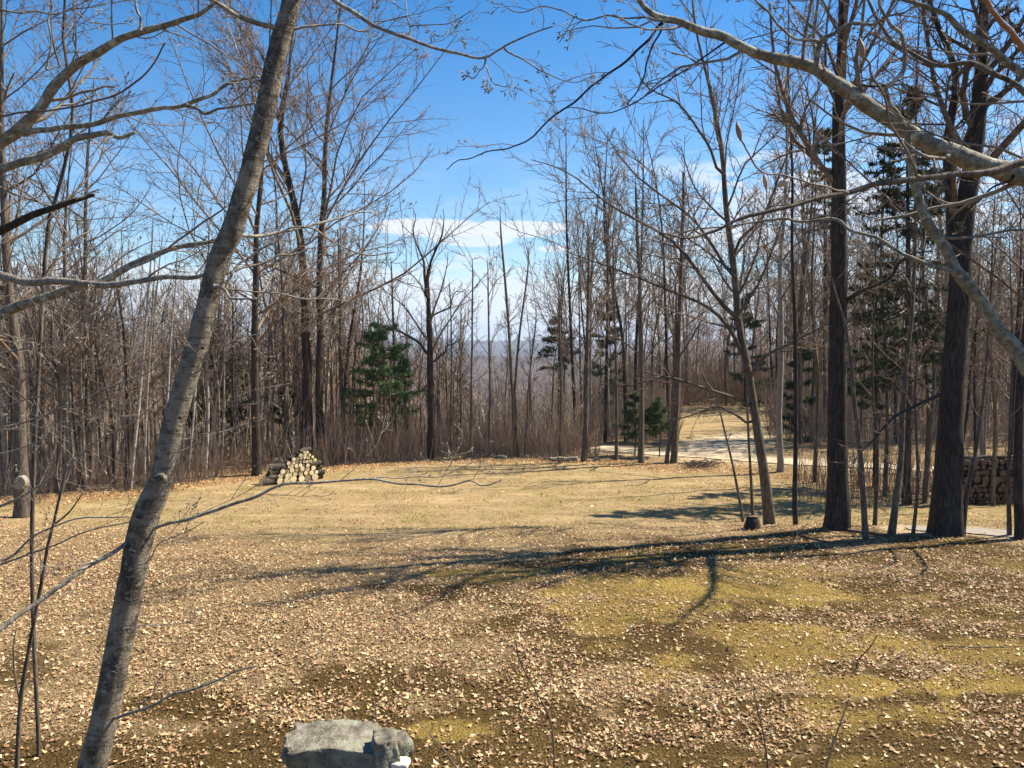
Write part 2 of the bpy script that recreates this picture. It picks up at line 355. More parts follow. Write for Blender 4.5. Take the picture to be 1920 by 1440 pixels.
# stone
m, h, bs = mat('lichen_stone'); t = h.new('ShaderNodeTexCoord'); ob = t.outputs['Object']
a = h.noise(ob, 9, 6, 0.7); b = h.noise(ob, 34, 5, 0.7, 0.6); d = h.noise(ob, 4, 3, 0.5)
c = h.mix(h.step(a, 0.32, 0.68), (0.13, 0.115, 0.085), (0.33, 0.305, 0.24)); c = h.mix(h.math('MULTIPLY', h.step(d, .5, .65), .5), c, (0.31, 0.33, 0.24))
c = h.mix(h.step(b, 0.62, 0.70), c, (0.035, 0.032, 0.028)); c = h.mix(h.math('MULTIPLY', h.step(b, 0.36, 0.28), .8), c, (0.48, 0.45, 0.35))
h.put(bs.inputs['Base Color'], c); bump(h, bs, h.math('ADD', a, h.math('MULTIPLY', b, .6)), 1.0, 0.035); bs.inputs['Specular IOR Level'].default_value = 0; M['stone'] = m
M['stonewhite'] = plain('pale_quartz_stone', (0.55, 0.50, 0.38), (0.78, 0.73, 0.60), 18)
M['stoneshade'] = plain('shade_dark_stone', (0.035, 0.026, 0.017), (0.11, 0.082, 0.055), 14)  # shade of the gap under the block put into the stone colour
# road gravel
m, h, bs = mat('gravel_driveway'); t = h.new('ShaderNodeTexCoord'); ob = t.outputs['Object']
a = h.noise(ob, 0.5, 4, 0.6); b = h.noise(ob, 24, 3, 0.7); tr = h.noise(h.scale(ob, 1, .3, 1), 1.3, 3)
c = h.mix(a, (0.46, 0.36, 0.225), (0.60, 0.49, 0.33)); c = h.mix(h.math('MULTIPLY', h.step(b, .45, .7), .35), c, (0.30, 0.25, 0.18)); c = h.mix(h.math('MULTIPLY', h.step(tr, .52, .7), .4), c, (0.42, 0.34, 0.21))
h.put(bs.inputs['Base Color'], c); bs.inputs['Specular IOR Level'].default_value = 0; bs.inputs['Roughness'].default_value = 1; bump(h, bs, b, .5, .03); M['gravel'] = m
M['path'] = plain('grey_gravel_path', (0.18, 0.155, 0.12), (0.34, 0.31, 0.26), 20)
# ground
m, h, bs = mat('ground_cover'); t = h.new('ShaderNodeTexCoord'); ob = t.outputs['Object']
at = h.new('ShaderNodeAttribute', attribute_name='tint'); sp = h.new('ShaderNodeSeparateColor'); h.put(sp.inputs[0], at.outputs['Color'])
lawn, moss, lit = sp.outputs; darkamt = at.outputs['Alpha']; at2 = h.new('ShaderNodeAttribute', attribute_name='gravel'); sp2 = h.new('ShaderNodeSeparateColor'); h.put(sp2.inputs[0], at2.outputs['Color'])
fine = h.noise(ob, 38, 5, 0.7); med = h.noise(ob, 7, 5, 0.65); big = h.noise(ob, 0.55, 4, 0.6); veryfine = h.noise(ob, 120, 3, 0.6)
vo = h.new('ShaderNodeTexVoronoi'); vo.inputs['Scale'].default_value = 38; vo.inputs['Randomness'].default_value = 1; h.put(vo.inputs['Vector'], ob)
vc = h.new('ShaderNodeSeparateColor'); h.put(vc.inputs[0], vo.outputs['Color'])
soil = h.mix(h.step(fine, .3, .7), (0.17, 0.11, 0.048), (0.58, 0.42, 0.215))
leafy = h.mix(vc.outputs[0], (0.13, 0.082, 0.038), (0.62, 0.46, 0.265)); leafy = h.mix(h.step(vo.outputs['Distance'], .30, .62), leafy, (0.075, 0.046, 0.02))
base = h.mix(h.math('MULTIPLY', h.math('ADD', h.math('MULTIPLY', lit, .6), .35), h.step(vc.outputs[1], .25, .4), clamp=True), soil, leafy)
mossc = h.mix(h.step(fine, .32, .68), (0.13, 0.085, 0.02), (0.42, 0.295, 0.085)); mossc = h.mix(h.math('MULTIPLY', h.step(h.noise(ob, 19, 4, .7), .5, .62), .55), mossc, (0.10, 0.065, 0.018)); mossc = h.mix(h.math('MULTIPLY', h.step(big, .45, .65), .55), mossc, (0.47, 0.34, 0.08))
base = h.mix(h.step(h.math('ADD', h.math('MULTIPLY', darkamt, .9), h.math('MULTIPLY', fine, .35)), .30, .85), base, h.mix(h.step(fine, .35, .68), (0.04, 0.023, 0.007), (0.165, 0.108, 0.036)))
base = h.mix(h.step(h.math('ADD', moss, h.math('MULTIPLY', fine, .5)), .45, .95), base, mossc)
lw = h.mix(h.step(med, .3, .7), (0.315, 0.225, 0.11), (0.515, 0.38, 0.20)); lw = h.mix(h.math('MULTIPLY', h.step(h.noise(h.scale(ob, 1, .55, 1), 3.2, 4, .7), .50, .64), .5), lw, (0.235, 0.16, 0.075)); lw = h.mix(h.math('MULTIPLY', h.step(fine, .42, .66), .45), lw, (0.20, 0.135, 0.06))
lw = h.mix(h.math('MULTIPLY', h.step(big, .48, .66), .5), lw, (0.25, 0.20, 0.065)); lw = h.mix(h.math('MULTIPLY', h.step(h.noise(h.scale(ob, .25, 1.1, 1), 1.0, 4), .5, .66), .5), lw, (0.56, 0.42, 0.22))
base = h.mix(lawn, base, lw)
base = h.mix(sp2.outputs[0], base, h.mix(h.step(fine, .3, .7), (0.42, 0.32, 0.19), (0.64, 0.52, 0.34)))
h.put(bs.inputs['Base Color'], base); bs.inputs['Roughness'].default_value = 0.95; bs.inputs['Specular IOR Level'].default_value = .08
bump(h, bs, h.math('ADD', h.math('ADD', fine, med), h.math('ADD', h.math('MULTIPLY', veryfine, .5), h.math('MULTIPLY', vo.outputs['Distance'], h.math('MULTIPLY', h.math('SUBTRACT', lawn, 1), .8)))), 0.85, 0.055); M['ground'] = m
m, h, bs = mat('wooded_hills'); t = h.new('ShaderNodeTexCoord'); ob = t.outputs['Object']
a = h.noise(ob, .012, 5, .65); b = h.noise(ob, .0022, 4, .6); d = h.noise(ob, .08, 3, .7)
c = h.mix(h.step(a, .35, .65), (0.065, 0.05, 0.043), (0.13, 0.10, 0.088)); c = h.mix(h.math('MULTIPLY', h.step(b, .52, .6), .8), c, (0.028, 0.042, 0.026)); c = h.mix(h.step(d, .4, .7), c, (0.09, .07, .06))
h.put(bs.inputs['Base Color'], c); bs.inputs['Roughness'].default_value = 1; bs.inputs['Specular IOR Level'].default_value = 0; bump(h, bs, d, 1, 12); M['hills'] = m

GRAV += [([(34, 29.8), (22, 32.2), (16, 34.0), (11.5, 36.2), (8.2, 38.0), (5.5, 39.6), (2, 42)], 1.5), ([(9.4, 37.2), (10.2, 40), (11.6, 43.0), (13.2, 45.5)], 2.3),
    ([tuple(hit(a, b)[:2]) for a, b in ((1700, 992), (1760, 994), (1830, 998), (1900, 1003), (1990, 1010))], .5)]
# ------------------------------------------------------------------ ground sheet and hills
def polar(name, radii, angs, zf, mt, colf=None):
    A, R = np.meshgrid(np.radians(angs), radii); x = R * np.sin(A); y = R * np.cos(A)
    z = zf(x, y, R, A); nr, na = x.shape
    v = np.stack([x, y, z], -1).reshape(-1, 3)
    i = np.arange(nr - 1)[:, None] * na; j = np.arange(na - 1)[None, :]
    q = np.stack([i + j, i + j + 1, i + na + j + 1, i + na + j], -1).reshape(-1, 4)[:, ::-1]
    return tag(link(name, make_mesh(name, v, [q], mt, True, colf(x.ravel(), y.ravel()) if colf else None)), None, kind='structure')
angs = np.unique(np.concatenate([np.linspace(-180, -42, 36), np.arange(-42, 42.01, 0.3), np.linspace(42, 180, 36)]))
rad = np.concatenate([[0.01, .6, 1.2, 2, 3], 4 * 1.016 ** np.arange(0, 312)]); rad = rad[rad < 560]
def far_z(x, y, R, A):
    a = np.degrees(A)
    fl = np.interp(R, [400, 700, 1100, 1500, 2200, 3000, 4300, 5000, 6200, 7000], [-46, -62, -45, -24, -62, -48, 2, -20, 16, -30])
    n = (fbm(a * 0.16 + 3, R / 900, 61, 4) - 0.5)
    bumpz = n * np.interp(R, [400, 700, 1500, 3000, 4300, 6200, 7000], [0, 10, 26, 36, 44, 62, 40])
    fine = (fbm(a * 1.1, R / 160, 75, 3) - 0.5) * np.interp(R, [400, 800, 7000], [0, 6, 14])
    return fl + bumpz + fine
def all_z(x, y, R, A):
    n = gz(x, np.where(np.abs(A) > 1.6, np.minimum(y, 5), y)); b = ss(R, 380, 520)
    return n * (1 - b) + (far_z(x, y, R, A) - 0.0) * b
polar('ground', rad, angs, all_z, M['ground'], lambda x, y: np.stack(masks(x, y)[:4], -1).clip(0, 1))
bpy.data.objects['ground'].data.color_attributes.new('gravel', 'FLOAT_COLOR', 'POINT')
_g = bpy.data.objects['ground'].data; _co = np.empty(len(_g.vertices) * 3, np.float32); _g.vertices.foreach_get('co', _co); _co = _co.reshape(-1, 3)
_gc = np.ones((len(_co), 4), np.float32); _gc[:, 0] = masks(_co[:, 0].astype(float), _co[:, 1].astype(float))[4]; _g.color_attributes['gravel'].data.foreach_set('color', _gc.ravel())
angs2 = np.unique(np.concatenate([np.linspace(-180, -44, 34), np.arange(-44, 44.01, 0.28), np.linspace(44, 180, 34)]))
polar('hills', rad[-2] * 1.025 ** np.arange(0, 104), angs2, lambda x, y, R, A: far_z(x, y, R, A) - (R < rad[-1]) * 1.5, M['hills'])

def strip(name, pts, widths, mt, dz, n=120):
    """a way draped on the ground, ragged along both sides"""
    p = np.c_[np.asarray(pts, float), np.zeros(len(pts))]; c, w = smooth_path(p, widths, n)
    t = unit(np.gradient(c, axis=0)); nrm = np.stack([-t[:, 1], t[:, 0]], -1)
    m_ = 9; u = np.linspace(-.5, .5, m_)
    wob = 1 + 0.16 * (fbm(np.arange(n) * .15, np.zeros(n), 91) - .5)[:, None] * np.ones(m_)
    x = c[:, 0:1] + nrm[:, 0:1] * u * w[:, None] * wob; y = c[:, 1:2] + nrm[:, 1:2] * u * w[:, None] * wob
    z = gz(x, y) + dz; v = np.stack([x, y, z], -1).reshape(-1, 3)
    i = np.arange(n - 1)[:, None] * m_; j = np.arange(m_ - 1)[None, :]
    q = np.stack([i + j, i + j + 1, i + m_ + j + 1, i + m_ + j], -1).reshape(-1, 4)[:, ::-1]
    return tag(link(name, make_mesh(name, v, [q], mt)), None, kind='structure')
strip('road', GRAV[0][0], [1.6, 1.6, 1.7, 2.0, 2.0, 1.6, 1.2], M['gravel'], 0.035)
strip('driveway', GRAV[1][0], [2.4, 2.8, 2.4, 1.0], M['gravel'], 0.045)
strip('path', GRAV[2][0], [.3, .5, .6, .6, .6], M['path'], 0.025, 60)

# ------------------------------------------------------------------ litter, grass
RNG = np.random.default_rng(7)
def scatter_leaves(name, x, y, size, tints, tilt=0.5, lift=0.012):
    n = len(x); k = 6
    a = np.arange(k) * 2 * np.pi / k
    r = np.where(np.arange(k) % 2 == 0, 1.0, 0.55)[None, :] * (0.6 + 0.6 * RNG.random((n, k)))
    el_ = 0.4 + 0.7 * RNG.random((n, 1))
    lx = np.concatenate([np.zeros((n, 1)), r * np.cos(a)], 1); ly = np.concatenate([np.zeros((n, 1)), r * np.sin(a) * el_], 1)
    cu = np.abs(RNG.normal(0, 0.9, (n, 1))); cv = RNG.normal(0, 0.45, (n, 1))
    lz = cu * lx ** 2 * .6 + cv * ly * lx + RNG.normal(0, .07, lx.shape)
    L = np.stack([lx, ly, lz], -1) * size[:, None, None]
    yaw = RNG.random(n) * 6.283; tx = RNG.normal(0, tilt * .6, n); ty = RNG.normal(0, tilt * .6, n)
    def rot(L, i, j, t):
        c, s = np.cos(t)[:, None], np.sin(t)[:, None]; a_, b_ = L[..., i].copy(), L[..., j].copy()
        L[..., i] = a_ * c - b_ * s; L[..., j] = a_ * s + b_ * c
    rot(L, 1, 2, tx); rot(L, 0, 2, ty); rot(L, 0, 1, yaw)
    L[..., 2] -= np.minimum(L[..., 2].min(1), 0)[:, None] * 0.75
    v = L + np.stack([x, y, gz(x, y) + lift], -1)[:, None, :]
    b = np.arange(n)[:, None] * (k + 1); i = np.arange(k)[None, :]
    f = np.stack([b + 0 * i, b + 1 + i, b + 1 + (i + 1) % k], -1).reshape(-1, 3)
    cols = np.repeat(tints, k + 1, axis=0)
    return link(name, make_mesh(name, v.reshape(-1, 3), [f], M['leaf'], False, cols))
PAL = np.array([(0.50, 0.34, 0.18), (0.60, 0.44, 0.25), (0.34, 0.20, 0.10), (0.72, 0.56, 0.34), (0.18, 0.10, 0.05), (0.50, 0.29, 0.17), (0.50, 0.36, 0.16)])
PW = np.array([.22, .18, .20, .08, .15, .11, .08])
def tints(n): return (PAL[RNG.choice(len(PAL), n, p=PW / PW.sum())] * (0.75 + 0.7 * RNG.random((n, 1)))).clip(0, .82)
def in_view(n, y0, y1, k=0.70, powr=2):
    y = (y0 ** powr + (y1 ** powr - y0 ** powr) * RNG.random(n)) ** (1 / powr); x = (RNG.random(n) * 2 - 1) * k * y; return x, y
x, y = in_view(300000, 4.8, 21.5)
la, mo, li, da, gr = masks(x, y); clump = fbm(x * 3.2, y * 3.2, 55, 2)
keep = RNG.random(len(x)) < np.clip(0.13 * (1 - .5 * da) + li * (0.32 + 1.0 * ss(clump, .36, .6)) - .06 * mo, 0.035, 1) * (1 - .75 * la)
x, y = x[keep], y[keep]
tag(scatter_leaves('leaf_litter', x, y, 0.011 + 0.030 * RNG.random(len(x)) ** 1.9, tints(len(x))), 'brown and tan fallen leaves scattered over the near mossy slope', 'leaves', kind='stuff')
# leaves in the belt under the wood edge, and strays on the lawn
ex = RNG.uniform(-26, 24, 16000); ey = edge_y(ex) + RNG.gamma(2.0, 1.1, len(ex)) - 1.1
x2, y2 = in_view(1500, 19, 36, .7, 2)
x3, y3 = RNG.uniform(5, 16, 700), RNG.uniform(20, 31, 700)
ex = np.concatenate([ex, x2, x3]); ey = np.concatenate([ey, y2, y3])
tn = tints(len(ex)) * np.array([1.12, .95, .8])
tag(scatter_leaves('leaf_belt', ex, ey, 0.03 + 0.04 * RNG.random(len(ex)), tn.clip(0, .8)), 'orange brown leaves drifted along the far lawn edge under the bare wood', 'leaves', kind='stuff')
def blades(name, x, y, hgt, cols, wid, label):
    n = len(x); a = RNG.random(n) * 6.283; b = RNG.random(n) * 6.283; ln = hgt * RNG.uniform(.2, .9, n)
    z = gz(x, y) - .005; c = np.stack([x, y, z], -1); d = np.stack([np.cos(a), np.sin(a), 0 * a], -1) * (wid * .5)
    d = d if np.ndim(wid) == 0 else d
    tip = c + np.stack([np.cos(b) * ln, np.sin(b) * ln, hgt], -1); mid = c + np.stack([np.cos(b) * ln * .35, np.sin(b) * ln * .35, hgt * .62], -1)
    v = np.stack([c - d, c + d, mid + d * .7, mid - d * .7, tip], 1).reshape(-1, 3); o = np.arange(n)[:, None] * 5
    return tag(link(name, make_mesh(name, v, [o + np.array([0, 1, 2, 3]), o + np.array([3, 2, 4])], M['blade'], False, np.repeat(cols, 5, 0))), label, 'grass', kind='stuff')
x, y = in_view(52000, 4.8, 15); la, mo, li, da, gr = masks(x, y); k_ = RNG.random(len(x)) < (0.25 + .75 * mo)
x, y, mo = x[k_], y[k_], mo[k_, None]
cc = (mo * np.array([.42, .30, .10]) + (1 - mo) * np.array([.42, .31, .16])) * (.5 + .9 * RNG.random((len(x), 1)))
blades('moss_and_grass', x, y, RNG.uniform(.012, .045, len(x)), cc, .007, 'short yellow green moss and dry grass blades on the near slope')
x, y = in_view(120000, 13, 33, .68, 1.6); la, mo, li, da, gr = masks(x, y); k_ = RNG.random(len(x)) < la * (1 - gr); x, y = x[k_], y[k_]
gn = np.maximum(ss(fbm(x * .35, y * .9, 77), .48, .62), ss(x, 5, 8) * (1 - ss(y, 26, 30)))[:, None]
cc = ((1 - gn) * np.array([.48, .355, .19]) + gn * np.array([.40, .35, .11])) * (.45 + .95 * RNG.random((len(x), 1)))
blades('lawn_grass', x, y, RNG.uniform(.015, .04, len(x)) * (.6 + 1.4 * ss(fbm(x * 1.5, y * 1.5, 81, 2), .45, .7)), cc, .014, 'short dry straw coloured lawn grass of the clearing')

# ------------------------------------------------------------------ trees
def twig_buds(Pt, rng, size, frac=1.0):
    """little pointed buds on twig ends: list element for tubes"""
    e = Pt[:, -1]; d = unit(Pt[:, -1] - Pt[:, -2]); k_ = rng.random(len(e)) < frac; e, d = e[k_], d[k_]
    s = size * (0.6 + .8 * rng.random(len(e)))[:, None]
    Q = np.stack([e, e + d * s * .4, e + d * s], 1); R = np.stack([s[:, 0] * .10, s[:, 0] * .22, s[:, 0] * .03], 1)
    return Q, R, 3
STY = {  # limbs: count, t0, length factor, angle, up | branches | twigs
 'maple': dict(l=(16, .22, .95, .50, (38, 68), .55), b=(9, .18, .42, (28, 60), .30), t=(7, .15, .40, (25, 60), .15), u=(0, .0)),
 'tall': dict(l=(12, .45, .97, .34, (30, 60), .6), b=(10, .18, .42, (28, 60), .30), t=(7, .15, .40, (25, 60), .15), u=(0, 0)),
 'spread': dict(l=(13, .16, .95, .62, (50, 80), .35), b=(10, .15, .40, (30, 62), .20), t=(8, .15, .42, (25, 60), .10), u=(0, 0)),
 'slim': dict(l=(15, .34, .97, .28, (28, 55), .75), b=(7, .2, .48, (25, 50), .40), t=(6, .2, .45, (22, 50), .20), u=(0, 0)),
 'pole': dict(l=(9, .45, .97, .15, (30, 65), .7), b=(5, .2, .5, (25, 50), .4), t=(4, .2, .5, (22, 50), .2), u=(0, 0)),
 'vase': dict(l=(9, .42, .9, .62, (18, 38), .5), b=(9, .25, .40, (25, 50), .45), t=(7, .2, .42, (22, 50), .25), u=(0, 0)),
}
def crown_of(par, rng, sty, rm, lod=1.0, extra=None):
    s = STY[sty]; l, b, t = s['l'], s['b'], s['t']; out = []
    c = lambda n: max(2, int(round(n * lod)))
    limbs = grow(par, rng, c(l[0]), l[1], l[2], l[3], l[4], l[5], 0.11, 8, .45, rm * 2.2, .25, lpow=.62)
    sets = [limbs]
    out.append((limbs[0], limbs[1], 5))
    if extra is not None: sets = [limbs] + extra
    for st in sets:
        br = grow(st, rng, c(b[0]), b[1], .98, b[2], b[3], b[4], 0.13, 5, .5, rm * 1.3, .35)
        out.append((br[0], br[1], 4))
        tw = grow(br, rng, c(t[0]), t[1], 1.0, t[2], t[3], t[4], .14, 2 if rm >= .0065 else 3, .6, rm, .5)
        out.append((tw[0], tw[1], 3))
        tw0 = grow(st, rng, c(6), .35, 1.0, .14, (30, 65), .2, .14, 3, .4, rm, .5)
        out.append((tw0[0], tw0[1], 3))
    return out, out[-2][0]
def add_crown(root, base, batch, m, name='crown'):
    v, f = tubes(batch); return link(name, make_mesh(name, v - base, f, m), root)
def wobble(pth, rng, amp, per=None):
    n = len(pth); w = np.zeros((n, 3))
    for k_ in range(3): w[:, k_] = (vnoise(np.linspace(0, per or n / 4.0, n) + rng.random() * 50, np.zeros(n), 3 + k_) - .5) * amp
    w[0] = 0; return pth + w
def trunk_mesh(pth, rad, sides, rng, flare=0.0, gnarl=0.05):
    rr = rad * (1 + gnarl * (rng.random(len(rad)) - .5) * 2)
    if flare: rr = rr * (1 + flare * np.exp(-np.linspace(0, 1, len(rad)) * len(rad) / 1.3))
    v, f = tubes([(pth[None], rr[None], sides)], cap=True)
    # roots / lobes at the foot
    if flare and sides >= 10:
        n = len(rad); vv = v[:n * sides].reshape(n, sides, 3); th = np.arange(sides) * 2 * np.pi / sides
        lob = 1 + (.13 * np.cos(th * 4 + rng.random() * 6) + .07 * np.cos(th * 7)) * np.exp(-np.arange(n) / 1.6)[:, None]
        lob = lob + .05 * (rng.random((n, sides)) - .5)
        vv[:] = pth[:, None, :] + (vv - pth[:, None, :]) * lob[:, :, None]
    return v, f
def traced_tree(label, pts, w0, w1, D=None, sty='slim', m='mid', seed=0, rm=.005, lod=1.0, name='bare_tree', top=None, limbs=(), sides=12, flare=.16, crown=True, group=None, cat='tree', sink=True, cm='twig', cr_t=None):
    """trunk through photo pixels at the distance of its foot; limbs: list of (pixel points, w0, w1, depth swing)"""
    rng = np.random.default_rng(seed + 100)
    if D is None: h0 = hit(*pts[0]); D = h0[1]
    pts = list(pts)
    if top: pts.append(top)
    pp = np.array(pts, float); dd = D + (np.linspace(0, 1, len(pp)) ** 1.5) * rng.normal(0, .5) * D / 18
    Wp = P(pp[:, 0], pp[:, 1], dd)
    gzb = float(gz(Wp[0, 0], Wp[0, 1]))
    if sink:
        Wp = np.vstack([[Wp[0, 0] + (Wp[0, 0] - Wp[1, 0]) * .05, Wp[0, 1], gzb - .12], Wp if Wp[0, 2] > gzb + .25 else Wp[1:]])
    H = Wp[-1, 2] - Wp[0, 2]
    ww = np.interp(np.linspace(0, 1, len(Wp)), [0, .72, 1], [w0, w1, w1 * (.22 if top else .8)]) * D / F / 2
    n = int(np.clip(H * 2.2, 14, 44)); c, r = smooth_path(Wp, ww, n); c = wobble(c, rng, .010 * H * .6)
    base = np.array([c[0, 0], c[0, 1], gzb])
    root = thing(name, label, cat, base, group)
    v, f = trunk_mesh(c, r, sides, rng, flare); link('trunk', make_mesh('trunk', v - base, f, M[m]), root)
    extra = []
    for (lp, a, b, sw) in limbs:
        lp = np.array(lp, float); q = P(lp[:, 0], lp[:, 1], D + np.linspace(0, 1, len(lp)) * sw)
        cc_, rr_ = smooth_path(q, np.linspace(a, b * .5, len(q)) * D / F / 2, 16); cc_ = wobble(cc_, rng, .016 * D); lv, lf = tubes([(cc_[None], rr_[None], 7)], cap=True); link('branch', make_mesh('branch', lv - base, lf, M[m]), root)
        i_ = np.linspace(0, 15, 8).astype(int); extra.append((cc_[i_][None], rr_[i_][None]))
    if crown:
        batch, _ = crown_of((c[None], r[None]), rng, sty, rm, lod, extra or None)
        add_crown(root, base, batch, M[cm])
    return root, c, r, base

# --- big trunks on the bank at the right
traced_tree('thick dark trunk left of the two biggest right-hand trees, standing straight on the bank', [(1569, 992), (1568, 900), (1571, 700), (1574, 480), (1576, 300), (1580, 60)], 40, 24, sty='tall', m='dark', seed=1, flare=.2, top=(1588, -420), sides=20, rm=.006, lod=1.4,
    limbs=[([(1577, 150), (1540, 60), (1480, 10), (1420, -60)], 8, 3, 1.5), ([(1585, 570), (1640, 530), (1700, 490), (1740, 470)], 9, 3, -1.5), ([(1585, 160), (1650, 155), (1730, 165), (1790, 170)], 6, 3, 1)])
traced_tree('thickest dark trunk on the right, leaning slightly right in front of the shaded woodpile', [(1773, 1003), (1778, 900), (1786, 780), (1795, 600), (1812, 400), (1834, 200), (1845, 40)], 54, 28, sty='tall', m='dark', seed=2, flare=.15, top=(1862, -420), sides=20, rm=.006, lod=1.4,
    limbs=[([(1805, 520), (1797, 400), (1788, 250), (1782, 130), (1755, 20), (1740, -120)], 24, 12, .8), ([(1845, 60), (1880, 30), (1930, 10)], 8, 4, -1), ([(1782, 735), (1700, 780), (1640, 830), (1590, 880)], 7, 3, -1.5)])
traced_tree('dark trunk cut off by the right edge of the photo behind the bank', [(1914, 1012), (1912, 900), (1914, 750), (1925, 560), (1940, 300)], 19, 12, sty='maple', m='dark', seed=3, top=(1950, -300), lod=.8)
traced_tree('crooked dark maple right of the clearing with boughs spreading left over the lawn edge', [(1443, 985), (1436, 920), (1424, 820), (1406, 700), (1385, 600), (1374, 500), (1364, 400), (1352, 280), (1330, 170), (1305, 60)], 20, 8, sty='slim', m='mid', seed=4, top=(1290, -120), lod=1.5, rm=.0065,
    limbs=[([(1404, 690), (1360, 615), (1300, 570), (1230, 530), (1150, 500), (1060, 480)], 9, 3, -1),
           ([(1386, 600), (1330, 520), (1260, 450), (1190, 400), (1090, 340), (990, 300)], 9, 3, .5),
           ([(1378, 520), (1330, 440), (1260, 380), (1180, 300), (1120, 240)], 7, 3, 1.5),
           ([(1416, 770), (1370, 740), (1290, 715), (1200, 715), (1120, 720)], 7, 3, -1.2),
           ([(1408, 710), (1460, 660), (1530, 620), (1600, 575)], 7, 3, -1),
           ([(1418, 790), (1370, 765), (1300, 780), (1230, 800)], 6, 2, .8),
           ([(1375, 480), (1420, 400), (1460, 310), (1510, 220), (1580, 110)], 6, 3, 1),
           ([(1360, 330), (1300, 240), (1230, 160), (1180, 90)], 6, 2, -.6)])
traced_tree('slender straight dark pole tree between the crooked maple and the thick trunk', [(1493, 985), (1493, 850), (1491, 650), (1487, 450), (1482, 250)], 10, 5, sty='pole', m='dark', seed=5, top=(1478, -60), sides=8)
traced_tree('thin leaning sapling close against the left side of the crooked maple', [(1413, 978), (1408, 900), (1401, 780)], 7, 4, sty='pole', seed=6, top=(1394, 560), sides=7, lod=.5)
traced_tree('thinnest sapling leaning left beside the small stump on the bank', [(1394, 978), (1376, 880), (1350, 770)], 6, 3, sty='pole', seed=7, top=(1328, 640), sides=7, lod=.4)
traced_tree('medium dark tree between the two thickest right-hand trunks', [(1671, 1002), (1680, 930), (1690, 850), (1697, 700), (1712, 520), (1718, 340)], 13, 7, sty='slim', m='mid', seed=8, top=(1722, -60), lod=.8)
traced_tree('slim curved tree just right of the left thick trunk', [(1624, 1012), (1616, 900), (1603, 760), (1592, 640), (1570, 560)], 12, 5, sty='pole', seed=9, top=(1520, 380), sides=8, lod=.7)
traced_tree('wiry sapling in front of the right thick trunk foot', [(1806, 1004), (1812, 930), (1832, 840), (1850, 700), (1858, 560)], 8, 4, sty='slim', seed=10, top=(1880, 380), sides=7, lod=.5)
traced_tree('thin dark sapling standing in the gap over the grey path', [(1712, 1000), (1722, 900), (1715, 760), (1720, 640)], 7, 3, sty='slim', seed=11, top=(1730, 420), sides=7, lod=.5)
traced_tree('thin sapling in front of the shaded woodpile right end', [(1893, 1006), (1890, 900), (1896, 780), (1900, 640)], 9, 4, sty='slim', seed=12, top=(1893, 430), sides=7, lod=.5)
for i_, (a, b, t_, lab) in enumerate([(1640, 985, 700, 'thin bare sapling behind the slim curved tree on the bank'), (1560, 960, 640, 'thin bare sapling left of the thick straight trunk'), (1528, 905, 520, 'thin bare tree behind the slender dark pole tree'), (1658, 930, 480, 'bare sapling near the pale driveway between the thick trunks'),
        (1735, 935, 560, 'bare sapling rising beside the left side of the thickest trunk'), (1862, 950, 600, 'bare sapling just behind the shaded woodpile')]):
    traced_tree(lab, [(a, b), (a + 4, (b + t_) / 2), (a - 5, t_)], 8, 4, sty='slim', seed=20 + i_, top=(a + 6, t_ - 330), sides=7, lod=.6)
traced_tree('pale grey tree standing behind the driveway right of the crooked maple', [(1462, 885), (1460, 780), (1467, 640), (1464, 500), (1472, 360)], 13, 7, sty='slim', m='pale', seed=30, top=(1480, 40), rm=.007)
# --- tall group at left centre
traced_tree('tall dark trunk, left one of the pair behind the cut log pile', [(578, 868), (576, 760), (574, 650), (568, 520), (556, 400), (530, 270), (527, 200), (545, 120)], 19, 9, sty='vase', m='dark', seed=31, top=(560, -80), rm=.008, lod=1.65)
traced_tree('tall dark trunk, right one of the pair behind the cut log pile', [(597, 866), (598, 740), (599, 600), (602, 450), (608, 330), (614, 210), (628, 100)], 15, 7, sty='maple', m='dark', seed=32, top=(655, -90), rm=.008, lod=1.65)
traced_tree('straight dark tree between the leaning trunk and the cut log pile', [(481, 892), (480, 760), (478, 620), (480, 480), (488, 350), (497, 230)], 17, 7, sty='maple', m='dark', seed=33, top=(512, -60), rm=.008, lod=1.6)
traced_tree('slim grey tree rising behind the left of the paired tall trunks', [(533, 868), (536, 700), (530, 560), (520, 420)], 8, 4, sty='slim', m='mid', seed=34, top=(500, 160), rm=.007)
